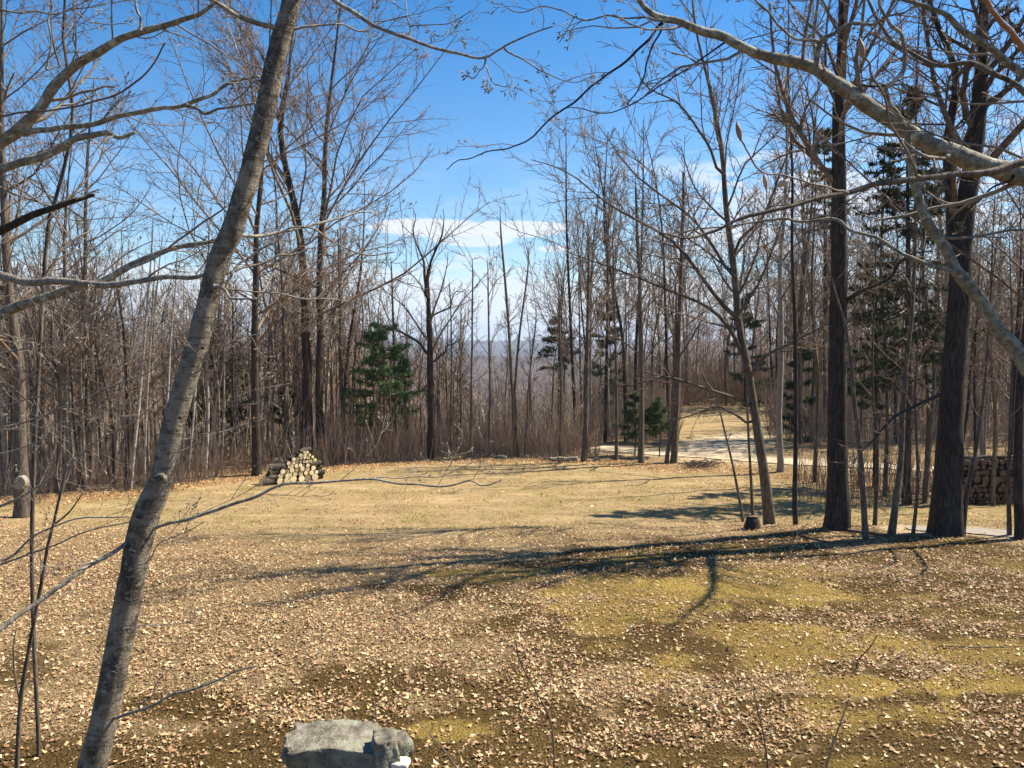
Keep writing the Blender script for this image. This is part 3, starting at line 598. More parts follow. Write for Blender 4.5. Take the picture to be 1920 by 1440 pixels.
# --- trees along the far side of the lawn
traced_tree('lone dark tree right of the green pine with a forked top', [(807, 860), (808, 760), (806, 660), (803, 590), (802, 545)], 15, 8, sty='vase', m='dark', seed=35, top=(800, 500), rm=.008, lod=.7,
    limbs=[([(803, 560), (788, 500), (776, 440), (768, 380)], 7, 2, 1), ([(803, 560), (812, 500), (822, 440), (828, 390)], 7, 2, -1), ([(804, 665), (770, 628), (735, 608), (700, 600)], 6, 2, -.8), ([(803, 600), (840, 560), (880, 540)], 4, 2, .5), ([(806, 690), (828, 660), (850, 645), (860, 632)], 4, 2, .4)])
for a in [(845, 862, 846, 700, 845, 560, 5, 'thin pole tree just right of the lone forked tree', 'pole'),
          (884, 864, 884, 720, 886, 520, 6, 'thin straight tree in the middle of the far lawn edge', 'pole'),
          (917, 866, 918, 700, 915, 520, 6, 'thin tree with a twiggy split top left of the twin stems', 'vase'),
          (967, 858, 957, 660, 940, 440, 8, 'left stem tree of the slim twin pair at the far lawn edge', 'pole'),
          (971, 860, 967, 700, 990, 500, 7, 'right stem tree of the slim twin pair at the far lawn edge', 'pole'),
          (1050, 866, 1052, 740, 1048, 560, 7, 'slim dark tree between the twin stems and the tall straight tree', 'slim'),
          (1094, 866, 1100, 700, 1104, 450, 11, 'tall straight tree leaning slightly right near the end of the stone rubble', 'slim'),
          (1203, 868, 1203, 690, 1194, 380, 12, 'mossy footed straight tree before the small green hemlocks', 'slim'),
          (1262, 868, 1272, 680, 1281, 360, 13, 'pale flared trunk at the left end of the open driveway view', 'slim'),
          (1250, 868, 1262, 760, 1268, 560, 8, 'thin tree touching the left side of the pale flared trunk', 'pole'),
          (985, 862, 990, 740, 1005, 600, 5, 'thin dark sapling right of the slim twin pair', 'pole'),
          (1155, 864, 1156, 740, 1150, 480, 7, 'slender tree between the tall straight and the mossy footed trees', 'slim'),
          (745, 862, 741, 700, 735, 520, 7, 'slender tree partly behind the right side of the green pine', 'slim'),
          (650, 866, 640, 700, 636, 470, 8, 'slender grey tree left of the green pine', 'slim')]:
    traced_tree(a[7], [(a[0], a[1]), (a[2], a[3]), (a[4], a[5])], a[6], a[6] * .4, sty=a[8], m='mid', seed=a[0], rm=.008, sides=7, top=(a[4] - 3, a[5] - 40), lod=.85, D=37.3 if a[0] < 1090 else None)
# --- big tree at the left edge
_, c_, r_, b_ = traced_tree('large grey trunk near the left edge with a round sawn branch scar', [(40, 970), (38, 900), (37, 800), (36, 700), (26, 600), (14, 470), (6, 300), (2, 120)], 26, 12, sty='maple', m='mid', seed=36, top=(4, -160), lod=1.5, rm=.007)
_root = _
sc = P(38, 905, b_[1] - .23); th = np.linspace(0, 2 * np.pi, 15)[:-1]
sv = np.concatenate([[[0, -.05, 0]], np.stack([np.cos(th) * .165, np.full(14, -.045), np.sin(th) * .175], -1), np.stack([np.cos(th) * .19, np.full(14, .12), np.sin(th) * .2], -1)])
sf = np.stack([np.zeros(14, int), 1 + (np.arange(14) + 1) % 14, 1 + np.arange(14)], -1); sq = np.stack([1 + np.arange(14), 1 + (np.arange(14) + 1) % 14, 15 + (np.arange(14) + 1) % 14, 15 + np.arange(14)], -1)
tag(link('branch_scar', make_mesh('branch_scar', sv + sc - b_, [sf[:, ::-1], sq], M['cutgrey'], False), _root), 'round pale sawn-off branch scar')
for i_, (a, b, t_, lab) in enumerate([(110, 925, 420, 'dark bare tree behind the left lawn track right of the scarred trunk'), (150, 915, 300, 'slim bare tree in the left woods near the scarred trunk')]):
    traced_tree(lab, [(a, b), (a + 6, (b + t_) / 2), (a + 14, t_)], 10, 5, sty='maple', seed=40 + i_, top=(a + 25, t_ - 160), sides=8, rm=.006, lod=1.1)
for i_, (p3, w_) in enumerate([([(245, 915), (262, 740), (282, 500)], 5), ([(270, 915), (275, 760), (287, 560)], 4), ([(306, 915), (316, 700), (327, 555)], 4), ([(215, 915), (228, 740), (262, 590)], 4), ([(385, 905), (390, 760), (388, 640)], 5), ([(352, 905), (362, 780), (372, 640)], 4)]):
    lab = ['white birch stem, tallest one in the left woods', 'white birch stem right beside the tallest birch', 'white birch stem just left of the leaning trunk', 'white birch stem leaning right, leftmost of the birches', 'pale crooked birch stem just right of the leaning trunk', 'thin pale birch stem half hidden by the leaning trunk'][i_]
    traced_tree(lab, p3, w_ * 1.3, w_ * .7, sty='pole', m='birch', seed=50 + i_, sides=6, rm=.007, lod=.7, D=28.5 + i_ * .6, name='birch_tree', top=(p3[-1][0] + 6, p3[-1][1] - 120), group='white birch stems in the left woods', cm='twigpale')
# stump on the bank
h0 = hit(1410, 992); rng = np.random.default_rng(5)
root = thing('tree_stump', 'small dark tree stump on the bank at the foot of the crooked maple', 'stump', (h0[0], h0[1], float(gz(h0[0], h0[1]))))
pth = np.array([[0, 0, -.1], [0, 0, .08], [.01, 0, .17], [.02, 0, .25]], float); v, f = trunk_mesh(pth, np.array([.17, .16, .15, .145]), 14, rng, .15); link('bark', make_mesh('bark', v, f, M['dark']), root)
th = np.arange(14) * 2 * np.pi / 14; link('cut_top', make_mesh('cut_top', np.concatenate([[[.02, 0, .312]], np.stack([.02 + np.cos(th) * .135, np.sin(th) * .135, np.full(14, .295) + .01 * rng.random(14)], -1)]), [np.stack([np.zeros(14, int), 1 + np.arange(14), 1 + (np.arange(14) + 1) % 14], -1)], M['cutbrown'], False), root)

# ------------------------------------------------------------------ the near trees
def near_tree(label, trunk_pts, D, limbs, seed, m, wids=None, name='bare_tree', tw=(6, 5), cm='twigpale'):
    """limbs: (points, w0, w1, D0, D1[, n_side_twigs])"""
    rng = np.random.default_rng(seed)
    tp = np.array(trunk_pts, float); Wp = P(tp[:, 0], tp[:, 1], tp[:, 3] if tp.shape[1] > 3 else np.full(len(tp), D))
    b0 = Wp[0].copy(); b0[2] = float(gz(b0[0], b0[1])); Wp[0] = b0 - np.array([0, 0, .1])
    rr = tp[:, 2] * D / F / 2 * (.84 if D == 5.0 else 1); n = 90
    c, r = smooth_path(Wp, rr, n); c[1:] += (rng.random((n - 1, 3)) - .5) * .004
    root = thing(name, label, 'tree', b0)
    v, f = trunk_mesh(c, r, 28, rng, .12, .025); link('trunk', make_mesh('trunk', v - b0, f, M[m[0]]), root)
    for L in limbs:
        lp = np.array(L[0], float); q = P(lp[:, 0], lp[:, 1], np.linspace(L[3], L[4], len(lp))); nn = max(16, len(lp) * 6)
        dm = np.linspace(L[3], L[4], len(lp)); cc_, r2 = smooth_path(q, np.linspace(L[1], L[2], len(lp)) * dm / F / 2 * .78, nn)
        r2 = r2 * (1 + .16 * (vnoise(np.arange(nn) * .28, np.full(nn, seed + lp[0, 0]), 3) - .5) + .05 * (rng.random(nn) - .5)); cc_ = wobble(cc_, rng, .026, len(lp) * 1.1); cc_[1:-1] += rng.normal(0, .0006, (nn - 2, 3)); r2[:3] *= [1.5, 1.2, 1.06]
        lv, lf = tubes([(cc_[None], r2[None], 12 if L[1] > 12 else 8)], cap=True)
        br = link('branch', make_mesh('branch', lv - b0, lf, M[L[6] if len(L) > 6 else m[1]]), root)
        k_ = L[5] if len(L) > 5 else 6
        if k_:
            i_ = np.linspace(0, nn - 1, 12).astype(int); par = (cc_[i_][None], r2[i_][None]); ln = np.linalg.norm(np.diff(cc_, axis=0), axis=1).sum()
            t1 = grow(par, rng, k_, .12, .98, min(.42, .75 / ln), (30, 62), .28, .16, 6, .32, .0022, .45, lpow=.35)
            t2 = grow(t1, rng, tw[0], .25, 1.0, .40, (28, 58), .25, .18, 4, .65, .0016, .6)
            t3 = grow(t2, rng, 2, .4, 1.0, .5, (25, 55), .2, .2, 3, .7, .0013, .7)
            bt = [(t1[0], t1[1], 5), (t2[0], t2[1], 4), (t3[0], t3[1], 3), twig_buds(t2[0], rng, .022), twig_buds(t3[0], rng, .016, .7)]
            tv, tf = tubes(bt); o = link('twigs', make_mesh('twigs', tv - b0, tf, M[cm]), br); o['kind'] = 'stuff'
    return root, b0, c, r
# leaning tree in the left foreground
root, b0, c, r = near_tree('near leaning grey trunk crossing the whole left side of the photo', [(90, 1730, 74), (140, 1540, 68), (172, 1440, 64), (193, 1360, 60), (226, 1200, 58), (248, 1080, 56), (274, 965, 60), (304, 895, 50), (330, 780, 48), (371, 640, 47), (391, 560, 45), (412, 480, 46), (432, 442, 49), (446, 400, 45), (470, 320, 45), (490, 240, 45), (507, 160, 44), (525, 80, 42), (547, 0, 39), (580, -160, 36), (600, -420, 26)], 5.0, [
    ([(533, 56), (512, 50), (465, 35), (430, 18), (395, 0), (340, -40), (280, -110)], 13, 7, 5.0, 4.6, 6),
    ([(545, 54), (600, 50), (640, 49), (680, 56), (712, 42), (760, 30)], 6, 3, 5.0, 5.4, 5),
    ([(590, -40), (640, 10), (700, 45), (760, 70), (820, 90), (880, 106), (912, 105), (945, 87), (1000, 60), (1035, 48)], 11, 3, 5.0, 4.4, 4),
    ([(945, 87), (985, 115), (1030, 137), (1070, 150), (1115, 144)], 4, 2, 4.5, 4.4, 3),
    ([(912, 106), (914, 128), (922, 152), (938, 160), (957, 156)], 4, 2, 4.5, 4.3, 2),
    ([(912, 108), (903, 128), (888, 145), (878, 138)], 3, 2, 4.5, 4.6, 2),
    ([(765, 72), (768, 40), (762, 0), (758, -30)], 4, 2, 4.8, 4.9, 2), ([(768, 50), (800, 47), (845, 45), (885, 22)], 3, 2, 4.8, 4.6, 3),
    ([(448, 442), (500, 440), (560, 428), (610, 413), (655, 403), (700, 396)], 9, 3, 5.1, 5.8, 5),
    ([(398, 556), (418, 545), (428, 520), (445, 495), (470, 480), (515, 452), (545, 430), (590, 431), (640, 462), (690, 476), (740, 470)], 8, 3, 5.0, 5.4, 4, 'pale'),
    ([(398, 534), (425, 540), (480, 545), (560, 558), (620, 563), (690, 560)], 5, 2, 5.0, 5.6, 5), ([(400, 536), (424, 545), (432, 560), (455, 563), (478, 558)], 7, 5, 4.9, 4.8, 0, 'pale'),
    ([(408, 514), (445, 505), (480, 497), (530, 480), (580, 466)], 8, 4, 5.1, 5.4, 3),
    ([(272, 1000), (300, 990), (400, 956), (470, 935), (520, 913), (580, 905), (640, 902), (700, 897), (760, 908), (820, 912), (880, 905), (905, 912), (942, 896)], 9, 3, 5.0, 4.6, 7, 'pale'),
    ([(700, 897), (760, 895), (820, 893), (870, 876), (905, 872)], 3, 2, 4.8, 4.9, 3),
    ([(262, 1006), (236, 1020), (175, 1052), (130, 1082), (60, 1135), (0, 1182), (-60, 1225)], 10, 13, 5.06, 4.3, 2, 'pale'),
    ([(200, 1350), (228, 1342), (270, 1330), (320, 1308), (380, 1285), (430, 1265), (482, 1248)], 9, 4, 5.0, 4.5, 0, 'pale'), ([(262, 1330), (290, 1290), (314, 1258)], 4, 2, 4.85, 4.8, 0),
    ([(252, 1062), (280, 1045), (300, 1020), (345, 1000), (385, 980)], 3, 2, 4.9, 4.7, 3), ([(232, 1180), (262, 1175), (300, 1172), (340, 1168), (370, 1160)], 3, 2, 4.9, 4.8, 2),
    ([(360, 700), (378, 690), (392, 665), (440, 640), (495, 620)], 4, 2, 4.95, 4.7, 3), ([(322, 825), (355, 820), (380, 815), (430, 808), (500, 795)], 3, 2, 5, 5.1, 3),
    ([(316, 852), (340, 845), (390, 815), (430, 760), (470, 735), (540, 720)], 3, 2, 5, 5.2, 3),
    ([(512, 138), (490, 130), (455, 110), (440, 80), (425, 40)], 4, 2, 5.0, 5.3, 4), ([(506, 152), (483, 150), (455, 180), (430, 200)], 5, 3, 5.0, 4.9, 2)], 11, ('near', 'pale'))
# knots and old scars on its bark
def knot(px, py, D, s, label):
    p_ = P(px, py, D); rg = np.random.default_rng(int(px)); nn, mm = 12, 5; V = [[0, -s * .55, 0]]
    for j in range(1, mm):
        a_ = j / (mm - 1) * 1.5; rr = s * math.sin(a_); yy = -s * .55 * math.cos(a_)
        if j == 1: yy += s * .15
        for i in range(nn): V.append([rr * math.cos(i * 2 * math.pi / nn) * (.9 + .25 * rg.random()), yy, rr * .75 * math.sin(i * 2 * math.pi / nn) * (.9 + .2 * rg.random())])
    V = np.array(V); f3 = np.stack([np.zeros(nn, int), 1 + (np.arange(nn) + 1) % nn, 1 + np.arange(nn)], -1)
    q_ = np.concatenate([np.stack([1 + j * nn + np.arange(nn), 1 + j * nn + (np.arange(nn) + 1) % nn, 1 + (j + 1) * nn + (np.arange(nn) + 1) % nn, 1 + (j + 1) * nn + np.arange(nn)], -1) for j in range(mm - 2)])
    tag(link('knot', make_mesh('knot', V + p_ - b0, [f3[:, ::-1], q_], M['near' if s > .03 else 'scar']), root), label)
knot(300, 897, 4.93, .05, None); knot(428, 452, 5.0, .045, None); knot(213, 1262, 4.92, .018, None); knot(262, 968, 4.92, .026, None); knot(338, 783, 4.94, .014, None); knot(380, 652, 4.95, .012, None); knot(250, 1035, 4.91, .015, None)

# left tree just outside the frame, boughs reach in
near_tree('tree just outside the left edge with thick lichen grey boughs reaching into the upper left', [(-330, 1700, 110), (-300, 1300, 100), (-270, 900, 90), (-220, 600, 80), (-190, 380, 70), (-160, 100, 60), (-120, -300, 40), (-100, -600, 24)], 6.0, [
    ([(-170, 380), (-60, 320), (0, 268), (40, 240), (70, 212), (95, 170), (125, 135), (160, 110), (200, 90), (250, 65), (300, 50), (345, 36), (378, 25), (405, 2), (420, -30)], 34, 6, 6, 5.4, 12, 'branchgreen'),
    ([(45, 248), (65, 247), (120, 240), (180, 232), (240, 212), (300, 203), (350, 195), (390, 178), (420, 160), (450, 148), (484, 140)], 15, 5, 5.8, 5.4, 7, 'branchgreen'),
    ([(350, 197), (372, 208), (400, 208), (430, 202), (478, 194)], 8, 5, 5.5, 5.3, 2, 'pale'),
    ([(-200, 400), (-80, 350), (0, 316), (60, 300), (110, 275), (150, 257), (200, 246), (222, 256), (252, 250)], 24, 8, 6, 5.5, 3, 'branchgreen'),
    ([(-210, 520), (-100, 475), (0, 433), (60, 405), (120, 385), (176, 364)], 26, 9, 6, 5.6, 3, 'dark'),
    ([(-220, 560), (-80, 520), (0, 519), (60, 527), (130, 530), (200, 536), (260, 528), (310, 520), (365, 520), (400, 505)], 22, 10, 6, 5.5, 5, 'pale'),
    ([(-230, 680), (-80, 620), (0, 590), (60, 565), (130, 545), (180, 530), (230, 508), (290, 478), (340, 463), (400, 453), (440, 430)], 30, 7, 6, 5.7, 6, 'branchgreen'),
    ([(230, 508), (300, 480), (350, 440), (400, 405), (425, 385)], 7, 4, 5.8, 5.6, 4),
    ([(0, 215), (60, 208), (130, 198), (200, 185), (250, 155), (290, 115), (308, 82)], 5, 4, 5.8, 5.2, 4, 'twig'),
    ([(88, 130), (95, 90), (92, 50), (96, 20), (90, -20)], 5, 3, 5.8, 5.7, 4), ([(262, 55), (262, 30), (256, 0), (258, -20)], 7, 4, 5.5, 5.4, 3),
    ([(0, 20), (60, 24), (110, 24), (150, 18), (200, 8)], 5, 3, 5.6, 5.5, 4), ([(145, 25), (170, 42), (200, 45), (250, 50)], 3, 2, 5.6, 5.5, 3),
    ([(-60, 1000), (0, 1050), (60, 1010), (110, 985), (160, 972), (240, 970)], 6, 3, 5.6, 5.0, 3), ([(-80, 1090), (0, 1060), (90, 1028), (150, 1000), (245, 976)], 6, 3, 5.6, 5.0, 3),
    ([(-120, 1010), (0, 952), (60, 920), (120, 882), (180, 832), (250, 792), (320, 730)], 8, 2, 5.8, 5.2, 6),
    ([(-100, 770), (0, 745), (60, 700), (130, 640), (190, 560)], 6, 2, 5.8, 5.0, 7), ([(-100, 800), (0, 762), (80, 742), (150, 705), (220, 680)], 5, 2, 5.8, 5.2, 7),
    ([(-100, 835), (0, 805), (100, 772), (200, 730), (290, 690), (332, 650)], 6, 2, 5.7, 5.3, 7), ([(-100, 700), (0, 665), (60, 650), (130, 620), (180, 590)], 6, 2, 5.8, 5.4, 7),
    ([(-100, 860), (0, 850), (110, 812), (210, 765), (320, 722)], 4, 2, 5.6, 5.1, 5)], 12, ('mid', 'pale'), tw=(5, 4))
# right tree just outside the frame
near_tree('tree just outside the right edge whose long pale olive boughs arch over the upper right', [(2300, 1900, 120), (2260, 1500, 112), (2200, 1100, 104), (2120, 800, 98), (2080, 600, 92), (2060, 380, 86), (2080, 100, 70), (2100, -300, 50), (2110, -600, 30)], 4.6, [
    ([(2060, 385), (1980, 350), (1920, 330), (1860, 315), (1800, 295), (1740, 266), (1700, 240), (1650, 210), (1600, 180), (1562, 155), (1530, 128), (1450, 105), (1400, 88), (1340, 65), (1280, 45), (1243, 35), (1205, 5), (1190, -20), (1170, -60)], 52, 8, 4.6, 4.4, 9, 'branchgreen'),
    ([(1243, 42), (1215, 75), (1180, 105), (1140, 140), (1100, 172), (1060, 202), (1020, 236), (985, 262), (950, 277), (900, 290), (862, 303), (838, 320)], 7, 2, 4.4, 4.9, 3, 'dark'),
    ([(1240, 52), (1226, 90), (1206, 140), (1192, 172), (1180, 196)], 5, 3, 4.4, 4.6, 2, 'dark'), ([(1370, 70), (1300, 120), (1230, 165), (1180, 200), (1120, 212), (1060, 200)], 5, 2, 4.5, 5.0, 4, 'dark'),
    ([(1240, 38), (1180, 33), (1140, 32), (1080, 31), (1055, 22), (1020, 12), (975, 24), (940, 5)], 5, 2, 4.4, 4.6, 5), ([(1082, 31), (1066, 55), (1045, 78)], 3, 2, 4.5, 4.5, 1),
    ([(1537, 135), (1530, 105), (1537, 78), (1560, 64), (1600, 42), (1640, 42), (1668, 33), (1710, 15)], 14, 4, 4.4, 4.2, 4, 'branchgreen'),
    ([(1535, 80), (1490, 72), (1462, 50), (1442, 25), (1412, -5)], 7, 4, 4.35, 4.2, 3), ([(1545, 130), (1530, 95), (1490, 56), (1430, 62), (1380, 80), (1280, 132), (1200, 160)], 4, 2, 4.4, 4.6, 3, 'twig'),
    ([(1706, 252), (1684, 215), (1666, 190), (1660, 168), (1680, 150), (1692, 128), (1695, 98), (1690, 62), (1668, 42), (1655, 20), (1650, -30)], 12, 7, 4.4, 4.2, 4, 'branchgreen'),
    ([(1704, 240), (1705, 280), (1710, 330), (1722, 382), (1742, 422), (1772, 462), (1800, 513), (1832, 553), (1862, 603), (1892, 643), (1925, 684), (1990, 740), (2080, 830)], 15, 40, 4.4, 4.6, 3, 'branchgreen'),
    ([(1800, 513), (1745, 497), (1700, 478), (1650, 450), (1600, 430), (1565, 414), (1480, 412), (1420, 418), (1370, 426), (1300, 432), (1240, 455)], 10, 3, 4.45, 4.9, 4, 'branchgreen'),
    ([(2050, 270), (1920, 304), (1850, 320), (1780, 325), (1720, 331), (1650, 345), (1590, 362), (1540, 371), (1480, 390), (1400, 410), (1335, 433), (1290, 444), (1240, 440)], 20, 4, 4.3, 3.6, 4, 'mid'),
    ([(1590, 362), (1540, 351), (1500, 340), (1452, 326), (1427, 318), (1404, 290), (1388, 262)], 5, 4, 3.6, 2.9, 0, 'twigpale'),
    ([(1724, 331), (1700, 288), (1670, 230), (1650, 172), (1628, 125), (1618, 108)], 6, 5, 3.6, 3.0, 0, 'twigpale'),
    ([(2060, 260), (1960, 170), (1900, 125), (1850, 85), (1800, 50), (1770, 20), (1700, 5), (1650, -20)], 22, 8, 4.4, 4.2, 5, 'branchgreen'),
    ([(2060, 320), (1960, 200), (1920, 178), (1880, 148), (1830, 120), (1770, 126), (1720, 110), (1682, 84), (1650, 45), (1622, -5)], 16, 6, 4.5, 4.8, 5, 'mid'),
    ([(2050, 180), (1960, 110), (1920, 82), (1888, 50), (1858, 20), (1830, -15)], 16, 11, 2.6, 2.4, 0, 'bud'),
    ([(1900, 330), (1860, 355), (1830, 380), (1800, 420)], 6, 3, 4.5, 5, 3, 'dark')], 13, ('branchgreen', 'branchgreen'), tw=(5, 4))
root = [o for o in bpy.data.objects if o.get('label', '').startswith('tree just outside the right edge')][0]; b0 = np.array(root.location)
def bud(px, py, qx, qy, D, wpx, mt, nm='bud'):
    a_ = P(px, py, D); b_ = P(qx, qy, D); rg = np.random.default_rng(int(px)); t = np.linspace(0, 1, 9)
    prof = np.array([.35, .6, .85, 1.0, .98, .85, .6, .32, .08]) * wpx * D / F / 2; c = a_ + (b_ - a_) * t[:, None]; c = wobble(c, rg, .004)
    v, f = tubes([(c[None], prof[None], 8)]); link(nm, make_mesh(nm, v - b0, f, M[mt]), root)
bud(1389, 264, 1381, 226, 2.9, 11, 'bud'); bud(1618, 110, 1612, 68, 3.0, 12, 'bud'); bud(1432, 326, 1438, 362, 2.95, 9, 'budpale'); bud(1438, 360, 1437, 378, 2.95, 4, 'budpale'); bud(1478, 337, 1456, 352, 3.0, 13, 'budpale')

# ------------------------------------------------------------------ small saplings and stems near the camera
def stem(label, pts, w0, w1, D=None, m='twig', subs=(), seed=0, twn=4, name='sapling'):
    pp = np.array(pts, float); rg = np.random.default_rng(seed + 900)
    if D is None: D = hit(*pts[0])[1]
    q = P(pp[:, 0], pp[:, 1], np.linspace(D, D * .96, len(pp))); z0 = float(gz(q[0, 0], q[0, 1])); q = np.vstack([[q[0, 0], q[0, 1], z0 - .05], q[(1 if q[0, 2] < z0 + .1 else 0):]])
    if len(q) < 2: return
    b = np.array([q[0, 0], q[0, 1], z0]); root = thing(name, label, 'sapling', b)
    c, r = smooth_path(q, np.linspace(w0, w1, len(q)) * D / F / 2, 26); v, f = tubes([(c[None], r[None], 7)], cap=True); link('stem', make_mesh('stem', v - b, f, M[m]), root)
    bt = []; par = (c[::2][None], r[::2][None]); t1 = grow(par, rg, twn, .35, .97, .22, (25, 55), .3, .12, 5, .5, .0015); bt.append((*t1, 4)); t2 = grow(t1, rg, 3, .3, 1, .4, (25, 50), .2, .15, 3, .6, .0012); bt.append((*t2, 3)); bt.append(twig_buds(t2[0], rg, .015))
    for sp_ in subs:
        sp_ = np.array(sp_, float); qq = P(sp_[:, 0], sp_[:, 1], np.full(len(sp_), D)); c2, r2 = smooth_path(qq, np.linspace(w1 * 1.2, w1 * .5, len(qq)) * D / F / 2, 14); bt.append((c2[None], r2[None], 5))
    add_crown(root, b, bt, M[m], 'twigs')
stem('tall thin sapling standing left of the leaning trunk at the left edge', [(25, 1640), (32, 1440), (38, 1320), (50, 1240), (65, 1160), (80, 1080), (90, 1020), (100, 985), (112, 930), (125, 880)], 9, 4, D=5.4, m='mid', subs=[[(38, 1318), (28, 1265), (25, 1215), (30, 1180)], [(100, 985), (130, 960), (155, 925)], [(112, 930), (106, 890), (110, 860)]], seed=1)
stem('thin dark upright stem rising through the grey boughs at the upper left', [(60, 1000), (85, 480), (98, 400), (112, 345), (127, 290), (134, 250), (137, 200), (133, 160), (122, 110), (118, 60), (122, 0), (125, -60)], 8, 4, D=7.0, m='mid', subs=[[(102, 385), (80, 350), (60, 310)], [(112, 125), (98, 70), (95, 0)]], seed=2, twn=10)
for i_, (pp, w_, l_) in enumerate([([(1040, 1470), (1038, 1400), (1030, 1345), (1003, 1292), (975, 1240), (967, 1200)], 4, 'thin forked seedling in the leaves right of the near stones'),
      ([(885, 1480), (850, 1430), (805, 1375), (765, 1335)], 3, 'pale bent grass stalk arching just right of the near stones'),
      ([(1545, 1445), (1560, 1400), (1578, 1350), (1592, 1310)], 4, 'pale leaning stick poking up from the dark leaves at bottom right'),
      ([(1442, 1445), (1432, 1380), (1420, 1330), (1412, 1290)], 4, 'dark thin seedling at the bottom right of centre'),
      ([(1600, 1240), (1630, 1215), (1645, 1190)], 3, 'short dark twig sticking up from the mossy slope'),
      ([(1478, 1040), (1490, 1010), (1515, 980)], 3, 'pale thin stick leaning on the bank below the slender pole tree'),
      ([(720, 1460), (714, 1400), (706, 1350), (703, 1320)], 4, 'pale dry stalk standing in front of the near stone block'), ([(580, 1460), (572, 1420), (568, 1395)], 3, 'short pale stalk in front of the left part of the near stone block')]):
    stem(l_, pp, w_, w_ * .5, m='twigpale' if 'pale' in l_ else 'twig', seed=10 + i_, twn=2, D=5.6 if 'stone slab' in l_ else None)

# ------------------------------------------------------------------ conifers
def conifer(label, base_px, D, top_py, wid_px, seed, dens=1.0, lowpy=None, col=(.045, .085, .035), trunk=True, name='pine_tree', droop=-.12, group=None, cat='tree', lean=0, upturn=.1, clump=1.0, shp=.6):
    rg = np.random.default_rng(seed); b = P(base_px[0], base_px[1], D); zb = float(gz(b[0], b[1])); b = np.array([b[0], b[1], zb])
    top = P(base_px[0] + lean, top_py, D); low = P(base_px[0], lowpy or base_px[1] - 20, D)[2]; H = top[2] - zb; Rm = wid_px * D / F / 2
    c, r = smooth_path(np.array([b - [0, 0, .1], b + (top - b) * .5 + [.05, 0, 0], top]), [max(.03, H * .009), H * .007, .01], 18)
    root = thing(name, label, cat, b, group); v, f = trunk_mesh(c, r, 9, rg, .3); link('trunk', make_mesh('trunk', v - b, f, M['dark']), root)
    nb = int(60 * dens); wn = max(6, int(nb / 6)); t = np.clip((rg.integers(0, wn, nb) + .35 * rg.normal(size=nb)) / wn, 0, .99) ** .9; z = low + (top[2] - low) * t; a_ = rg.random(nb) * 6.283
    ln = Rm * np.clip((1 - t) ** shp * (.75 + .6 * rg.random(nb)) * (0.8 + .8 * np.minimum(t * 3, .5)), .12, 1.35)
    px_ = np.interp(z, c[:, 2], c[:, 0]); py_ = np.interp(z, c[:, 2], c[:, 1]); s_ = np.linspace(0, 1, 6)
    Q = np.stack([px_[:, None] + np.cos(a_)[:, None] * ln[:, None] * s_, py_[:, None] + np.sin(a_)[:, None] * ln[:, None] * s_, z[:, None] + ln[:, None] * (droop * s_ + (upturn + .25 * t[:, None]) * s_ ** 2)], -1)
    R = np.linspace(1, .3, 6)[None, :] * (.008 + ln * .012)[:, None]
    sb = grow((Q, R), rg, 9, .2, 1, .32, (35, 65), .0, .08, 4, .5, .004, flat=.85)
    bt = [(Q, R, 4), (*sb, 3)]; add_crown(root, b, bt, M['twig'], 'boughs')
    # needle sprays: short pointed blades along the side boughs
    nn = int(26 * clump); k_ = len(sb[0]); pi = np.repeat(np.arange(k_), nn); f_ = rg.random(len(pi)) * 2.98; i0 = f_.astype(int); w_ = (f_ - i0)[:, None]
    o = sb[0][pi, i0] * (1 - w_) + sb[0][pi, i0 + 1] * w_; T = unit(sb[0][pi, i0 + 1] - sb[0][pi, i0]); d = unit(T * .7 + rg.normal(size=T.shape) * .75 + [0, 0, .15]); nl = (.09 + .13 * rg.random(len(pi)))[:, None] * (.6 + D / 60)
    sd_ = unit(np.cross(d, rg.normal(size=d.shape))) * nl * .13
    v = np.stack([o - sd_, o + sd_, o + d * nl], 1).reshape(-1, 3); tn_ = np.repeat(1.3 * np.array(col)[None] * (.55 + .9 * rg.random((len(pi), 1))), 3, 0)
    o_ = link('needles', make_mesh('needles', v - b, [np.arange(len(v)).reshape(-1, 3)], M['needle'], False, tn_), root); o_['kind'] = 'stuff'
    return root
conifer('young green pine with layered boughs at the far lawn edge left of centre', (717, 868), 37.0, 606, 118, 1, 1.1, 795, (.075, .125, .045), clump=1.2, shp=.38)
conifer('slim green conifer touching the right side of the young pine', (757, 866), 39.0, 660, 44, 2, .5, 850, (.055, .10, .04))
conifer('small dark spruce standing behind the leaning trunk, left woods', (395, 905), 37.0, 600, 90, 3, .8, 860, (.06, .085, .04), name='spruce_tree', clump=1.0)
conifer('dark bushy hemlock right of the leaning trunk, left woods', (445, 900), 40.0, 660, 90, 4, .7, 870, (.065, .09, .045), name='hemlock_tree')
conifer('green hemlock between the leaning trunk and the straight dark tree', (540, 880), 38.0, 710, 60, 41, .5, 850, (.06, .085, .042), name='hemlock_tree')
conifer('tall pointed spruce above the wood right of centre', (1136, 862), 52.0, 540, 74, 5, .8, 780, (.08, .105, .06), name='spruce_tree')
conifer('round topped pine left of the tall pointed spruce', (1046, 862), 54.0, 590, 60, 6, .5, 690, (.05, .075, .035))
conifer('low green hemlock on the left of the driveway opening', (1190, 868), 37.5, 735, 60, 7, .45, 815, (.075, .11, .045), name='hemlock_tree')
conifer('small bright hemlock at the foot of the pale flared trunk', (1236, 868), 37.2, 745, 44, 8, .35, 815, (.08, .12, .05), name='hemlock_tree')
conifer('tall dark spruce behind the thickest right-hand trunk', (1700, 950), 25.5, 150, 190, 9, 1.7, 700, (.035, .048, .024), name='spruce_tree', droop=-.35, clump=1.2)
